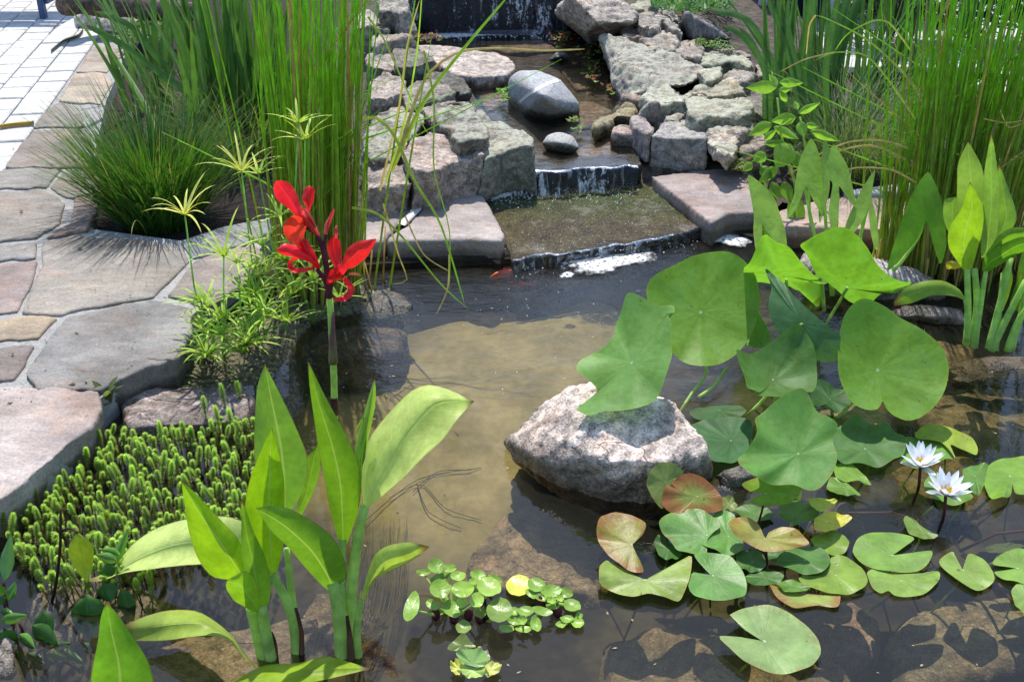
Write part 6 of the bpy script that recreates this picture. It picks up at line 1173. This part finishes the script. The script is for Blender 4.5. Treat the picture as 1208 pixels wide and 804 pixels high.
t = leafy('marsh_plant', 'marsh plant with a heart shaped dark leaf and one yellowing hanging leaf', 'marsh plant',
  [([(232,470),(262,340),(280,180),(282,0)], y, y+.03, .0035, .0025), ([(262,560),(330,460),(395,400)], y, y-.02, .0035, .0025), ([(282,105),(310,92),(340,95),(362,112)], y+.02, y, .0025, .002), ([(430,430),(470,410),(500,408),(565,412)], y, y, .0025, .002), ([(440,420),(480,385)], y, y, .002, .002)],
  [((360,110),(400,318),50,y,y-.02,(.24,.30,.02)), ((400,395),(430,600),72,y-.02,y-.05,(.04,.115,.018)), ((530,260),(590,110),20,y+.03,y+.06,dl_), ((565,370),(615,515),36,y,y-.02,dg_), ((480,345),(515,425),44,y,y-.02,(.035,.10,.02)), ((545,240),(455,215),22,y+.02,y+.02,(.10,.2,.05)), ((560,215),(475,190),22,y+.03,y+.03,dl_), ((540,270),(470,300),26,y+.02,y+.02,dg_)], dg_, DARKLEAF, STEM_DARK, LL)
m = MB(); f = lambda *q: LL(*q); blade_lmr(m, f((352,622),(400,602),(450,590)), f((352,628),(410,612),(452,600)), 1.66, 1.66, None, 0, 0, 8); blade_lmr(m, f((395,612),(440,600),(450,640)), f((395,616),(420,632),(448,642)), 1.66, 1.66, None, 0, 0, 8); o = m.build('dry_leaf', STRAW, t)

# ground covering sedum and creeping stream plants
def tufts(name, label, cat, px, n, cols, seed, z, size, T=None):
    rnd = random.Random(seed); t = plant(name, tuple(P(*px[0][:2], z)), label, cat)
    for ci, c_ in enumerate(cols):
        m = MB()
        for k in range(n // len(cols)):
            q = px[rnd.randrange(len(px))]; ctr = P(q[0] + rnd.gauss(0, q[2] if len(q) > 2 else 6), q[1] + rnd.gauss(0, (q[2] if len(q) > 2 else 6) * .6), z + rnd.uniform(0, size * 1.5))
            for j in range(5):
                a = rnd.uniform(0, 6.28); d = Vector((math.cos(a), math.sin(a), rnd.uniform(.1, .9))) * size * rnd.uniform(.6, 1.2); s_ = Vector((-d.y, d.x, 0)) * .4
                ids = [m.vert(ctr, (.5, 0)), m.vert(ctr + d * .5 + s_, (1, .5)), m.vert(ctr + d, (.5, 1)), m.vert(ctr + d * .5 - s_, (0, .5))]; m.f.append(ids)
        m.build('leaves', TINT, t, color=c_ + (1,))
tufts('stream_plant', 'red and green creeping plant hanging into the stream below the big boulder', 'creeping plant', [(668, 42, 6), (690, 65, 8), (700, 78, 7), (712, 60, 5), (660, 45, 7), (698, 90, 5), (720, 105, 4)], 200, [(.14, .24, .04), (.25, .12, .05), (.12, .2, .03), (.22, .05, .03)], 5, .15, .016)
tufts('stream_plant', 'reddish sprig at the left foot of the upper waterfall', 'creeping plant', [(515, 45, 5), (500, 46, 4), (490, 44, 4)], 60, [(.2, .06, .04), (.3, .16, .1), (.1, .2, .03)], 6, .16, .02)
tufts('stream_plant', 'small green sprig right of the veined boulder', 'creeping plant', [(678, 143, 3), (682, 152, 3)], 24, [(.14, .26, .05), (.2, .22, .06)], 7, .16, .014)
tufts('stream_plant', 'small green sprig left of the veined boulder', 'creeping plant', [(594, 116, 3), (592, 108, 3)], 24, [(.16, .3, .04)], 8, .16, .016)
tufts('sedum', 'brownish green sedum cushion beside the square layered block', 'sedum', [(872, 190, 7), (885, 182, 7), (866, 196, 5), (893, 172, 5)], 160, [(.16, .22, .05), (.25, .14, .06), (.18, .26, .06)], 9, .13, .016)
tufts('sedum', 'small moss cushion on the stones beside the dark wedge', 'moss', [(840, 52, 5), (855, 54, 6), (825, 50, 4)], 120, [(.08, .18, .03), (.12, .2, .04)], 10, .30, .012)
t = plant('juniper', tuple(P(805, 8, .3)), 'low green juniper behind the stone heap', 'juniper'); rnd = random.Random(15); m = MB()
for k in range(900):
    x = rnd.uniform(768, 862); q = P(x, rnd.uniform(-14, 16 - abs(x - 815) * .1), .38 + rnd.uniform(-.1, .04)); blade(m, q, rnd.uniform(0, 6.28), rnd.uniform(.04, .09), rnd.uniform(.5, 1.4), .3, .012, 3, rnd)
m.build('foliage', GRASS, t, color=(.06, .17, .03, 1))
t = plant('creeping_bush', tuple(P(165, 40, .1)), 'low green cushion plant beside the log', 'plant'); m = MB()
for k in range(500):
    q = P(rnd.uniform(140, 200), rnd.uniform(24, 52), .1 + rnd.uniform(-.02, .1)); blade(m, q, rnd.uniform(0, 6.28), rnd.uniform(.04, .09), rnd.uniform(.4, 1.3), .3, .012, 3, rnd)
m.build('foliage', GRASS, t, color=(.10, .19, .04, 1))
# wild seedlings between the stones
def seedling(px, z, n, size, col, lab, seed):
    rnd = random.Random(seed); c = P(*px, z); t = plant('weed_seedling', (c.x, c.y, z), lab, 'weed'); m = MB()
    for k in range(n):
        a = rnd.uniform(0, 6.28); blade(m, c + Vector((0, 0, rnd.uniform(0, size * .8))), a, size * rnd.uniform(.7, 1.2), rnd.uniform(.5, 1.3), .5, size * .45, 5, rnd, .3, .2)
    m.build('leaves', ARROW, t, color=col + (1,))
seedling((128, 478), .05, 9, .05, (.13, .17, .07), 'grey green weed growing in the gap between two flagstones', 1)
seedling((216, 432), .03, 7, .045, (.06, .11, .035), 'dark weed under the lip of the bluish flagstone', 2)
seedling((885, 150), .15, 6, .04, (.13, .25, .04), 'tiny weed in front of the pale speckled stone', 3)
# ------------------------------------------------------------------ things at the edges, fish
for px, lab in [([(578, 327), (590, 321), (606, 321), (600, 326), (588, 329)], 'red goldfish near the surface by the corner of the grey slab'), ([(598, 334), (612, 331), (628, 336), (612, 339)], 'faint red goldfish deeper behind the first one')]:
    z = -.02 if 'near' in lab else -.055
    a, b = P(*px[0], z), P(*px[2], z); ax = (b - a); L_ = ax.length * (1.15 if 'near' in lab else .9); ax.normalize(); sd = Vector((-ax.y, ax.x, 0)); m = MB(); rings = []
    for i in range(11):
        v = i / 10; r_ = L_ * .15 * math.sin(math.pi * min(1, v * .92 + .05)) ** .8 * (1 if v < .85 else .6)
        rings.append([m.vert(a + ax * L_ * v + sd * (r_ * .55 * math.cos(q) + .004 * math.sin(v * 4)) + Vector((0, 0, r_ * math.sin(q)))) for q in [k * .7854 for k in range(8)]])
    for i in range(10):
        for k in range(8): m.f.append((rings[i][k], rings[i][(k+1) % 8], rings[i+1][(k+1) % 8], rings[i+1][k]))
    e = a + ax * L_; ids = [m.vert(e - ax * .006), m.vert(e + ax * L_ * .3 + Vector((0, 0, L_ * .13))), m.vert(e + ax * L_ * .2), m.vert(e + ax * L_ * .3 - Vector((0, 0, L_ * .13)))]; m.f.append(ids)
    f_ = a + ax * L_ * .4; ids = [m.vert(f_ + Vector((0, 0, L_ * .13))), m.vert(f_ + ax * L_ * .12 + Vector((0, 0, L_ * .24))), m.vert(f_ + ax * L_ * .3 + Vector((0, 0, L_ * .12)))]; m.f.append(ids)
    tag(m.build('goldfish', FISH), lab, 'fish', 'goldfish in the pond')
def bx(mb, c, s, rot=0., bev=.0):
    bm = bmesh.new(); bmesh.ops.create_cube(bm, size=1); bmesh.ops.scale(bm, vec=s, verts=bm.verts)
    if bev: bmesh.ops.bevel(bm, geom=bm.edges[:], offset=bev, segments=2, affect='EDGES')
    bmesh.ops.rotate(bm, cent=(0, 0, 0), matrix=Matrix.Rotation(rot, 3, 'Z'), verts=bm.verts); bm.verts.index_update(); o = len(mb.v)
    for v in bm.verts: mb.vert(v.co + Vector(c))
    for f in bm.faces: mb.f.append(tuple(o + v.index for v in f.verts))
    bm.free()
# blue bench at the upper left: only one leg end shows, its seat shades the pavers
L0 = P(52, 22, ZP + .012); t = plant('garden_bench', tuple(L0), 'blue metal bench of which one leg shows in the upper left corner', 'bench')
for k, (dx, dy) in enumerate(((0, 0), (.10, .42), (-1.2, 0), (-1.1, .42))):
    m = MB(); bx(m, L0 + Vector((dx, dy, .22)), (.035, .05, .44), 0, .004); m.build('leg', BLUEM, t, smooth=False)
m = MB(); 
for k in range(5): bx(m, L0 + Vector((-.55, .02 + k * .10, .455)), (1.4, .075, .025), 0, .004)
m.build('seat', BLUEM, t, smooth=False)
m = MB(); bx(m, L0 + Vector((.02, .21, .10)), (.03, .40, .03), 0, .003); bx(m, L0 + Vector((-.6, .02, .39)), (1.2, .03, .05), 0, .003); m.build('rail', BLUEM, t, smooth=False)
m = MB(); 
for k in range(3): bx(m, L0 + Vector((-.55, .47, .58 + k * .12)), (1.4, .025, .08), 0, .004)
m.build('backrest', BLUEM, t, smooth=False)
# log on a pale rock
o = boulder('rock', [P(x, y, z) for x, y, z in [(88, 20, .16), (95, 12, .2), (150, 14, .2), (172, 30, .14), (150, 40, .1), (118, 36, .1), (90, 32, .1), (100, 38, .03), (160, 42, .03), (86, 20, .05), (180, 20, .08)]], ROCK, (.40, .37, .35, .1), .016, .012, 71, 2); tag(o, 'pale rock under the dark log in the upper left corner', 'rock')
m = MB(); c_ = [P(76, 6, .30), P(100, 4, .28), P(140, 6, .26), P(190, 12, .24), P(230, 14, .24)]; rr = [.06, .075, .07, .06, .05]
tube(m, catmull(c_, 14), [rr[min(4, int(i / 14 * 5))] * (1 + .1 * math.sin(i * 1.7)) for i in range(14)], 12); o = m.build('log', WOODM); tag(o, 'dark weathered log lying across a pale rock', 'log')
for px, y0, y1, lab in [([(-5, 149), (15, 146), (40, 144)], 4.8, 4.85, 'yellow dry leaf blade lying on the pavers'), ([(140, 40), (165, 32), (200, 18)], 6.2, 6.1, 'yellow dry leaf blade fallen beside the log'), ([(60, 60), (75, 48), (92, 42), (98, 35)], 6.3, 6.6, 'long dark leaf blade fallen on the pale pavers')]:
    m = MB(); c_ = catmull(px, 12); rows = [[m.vert(P(q.x, q.y - 1.6, ZP + .02), (0, i / 11)), m.vert(P(q.x, q.y, ZP + .03), (.5, i / 11)), m.vert(P(q.x, q.y + 1.6, ZP + .02), (1, i / 11))] for i, q in enumerate(c_)]
    grid_faces(m, rows); tag(m.build('fallen_leaf', GRASS, None, color=(.5, .34, .05, 1) if 'dark' not in lab else (.07, .09, .05, 1)), lab, 'leaf')
# upper right: white plastic chair with a wooden post beside it, navy pot behind the sword leaves
c0 = P(898, 27, .105); t = plant('garden_chair', tuple(c0), 'white plastic garden chair at the top right of which the leg shows', 'chair')
for dx, dy in ((0, 0), (.42, .02), (.03, .42), (.40, .42)):
    m = MB(); b_ = c0 + Vector((dx, dy, 0)); tube(m, [b_, b_ + Vector((.01, .01, .2)), b_ + Vector((.02, .02, .42))], [.04, .032, .03], 4); m.build('leg', WHITEP, t)
m = MB(); bx(m, c0 + Vector((.22, .23, .43)), (.5, .48, .03), 0, .01); m.build('seat', WHITEP, t); m = MB(); bx(m, c0 + Vector((.22, .47, .66)), (.48, .03, .44), 0, .01); m.build('backrest', WHITEP, t)
c1 = P(882, 18, .105); m = MB(); tube(m, [c1, c1 + Vector((.01, 0, .4)), c1 + Vector((.0, 0, .9))], [.028, .026, .026], 10); tag(m.build('wooden_post', WOODM), 'thin brown wooden post left of the white chair', 'post')
for i, (x, lab) in enumerate(((985, 'dark navy glazed pot hidden behind the dark sword leaves'), (1075, 'dark navy glazed pot behind the right rushes'))):
    c2 = P(x, 28, .1) + Vector((0, .3, 0)); prof = [(.17, 0), (.24, .1), (.28, .25), (.27, .38), (.29, .42), (.26, .42), (.24, .36), (.0, .34)]; m = MB(); rings = []
    for r_, z in prof: rings.append([m.vert(c2 + Vector((r_ * math.cos(k * .2618), r_ * math.sin(k * .2618), z))) for k in range(24)])
    for i_ in range(len(prof) - 1):
        for k in range(24): m.f.append((rings[i_][k], rings[i_][(k+1) % 24], rings[i_+1][(k+1) % 24], rings[i_+1][k]))
    tag(m.build('planter_pot', NAVY), lab, 'pot', 'navy pots')
for x, zz, lab in ((1060, .55, 'dark green shrub added to darken the gap behind the fine grey green grass'), (1150, .6, 'dark green shrub added to darken the gap behind the right rushes'), (1230, .55, 'dark green shrub cut by the right edge, added to darken the gap behind the rushes')):  # invented shrubs, added to darken the bright paving between the rushes
    c3 = P(x, 62, .1) + Vector((0, .2, 0)); t = plant('shrub', tuple(c3), lab, 'shrub', 'dark shrubs added at the back right'); rnd = random.Random(x); m = MB()
    for k in range(1500):
        a, e, r_ = rnd.uniform(0, 6.28), rnd.uniform(-.2, 1.5), rnd.random() ** .4; q = c3 + Vector((.33 * math.cos(a) * math.cos(e) * r_, .3 * math.sin(a) * math.cos(e) * r_, .08 + zz * max(0, math.sin(e)) * r_ + rnd.uniform(0, .1))); blade(m, q, rnd.uniform(0, 6.28), rnd.uniform(.04, .075), rnd.uniform(.4, 1.5), .4, .02, 3, rnd)
    m.build('foliage', IRIS, t, color=(.035, .07, .022, 1)); m = MB()
    for k in range(5): tube(m, [c3, c3 + Vector((rnd.gauss(0, .08), rnd.gauss(0, .08), .3)), c3 + Vector((rnd.gauss(0, .16), rnd.gauss(0, .14), zz))], [.012, .008, .004], 5)
    m.build('branches', WOODM, t)
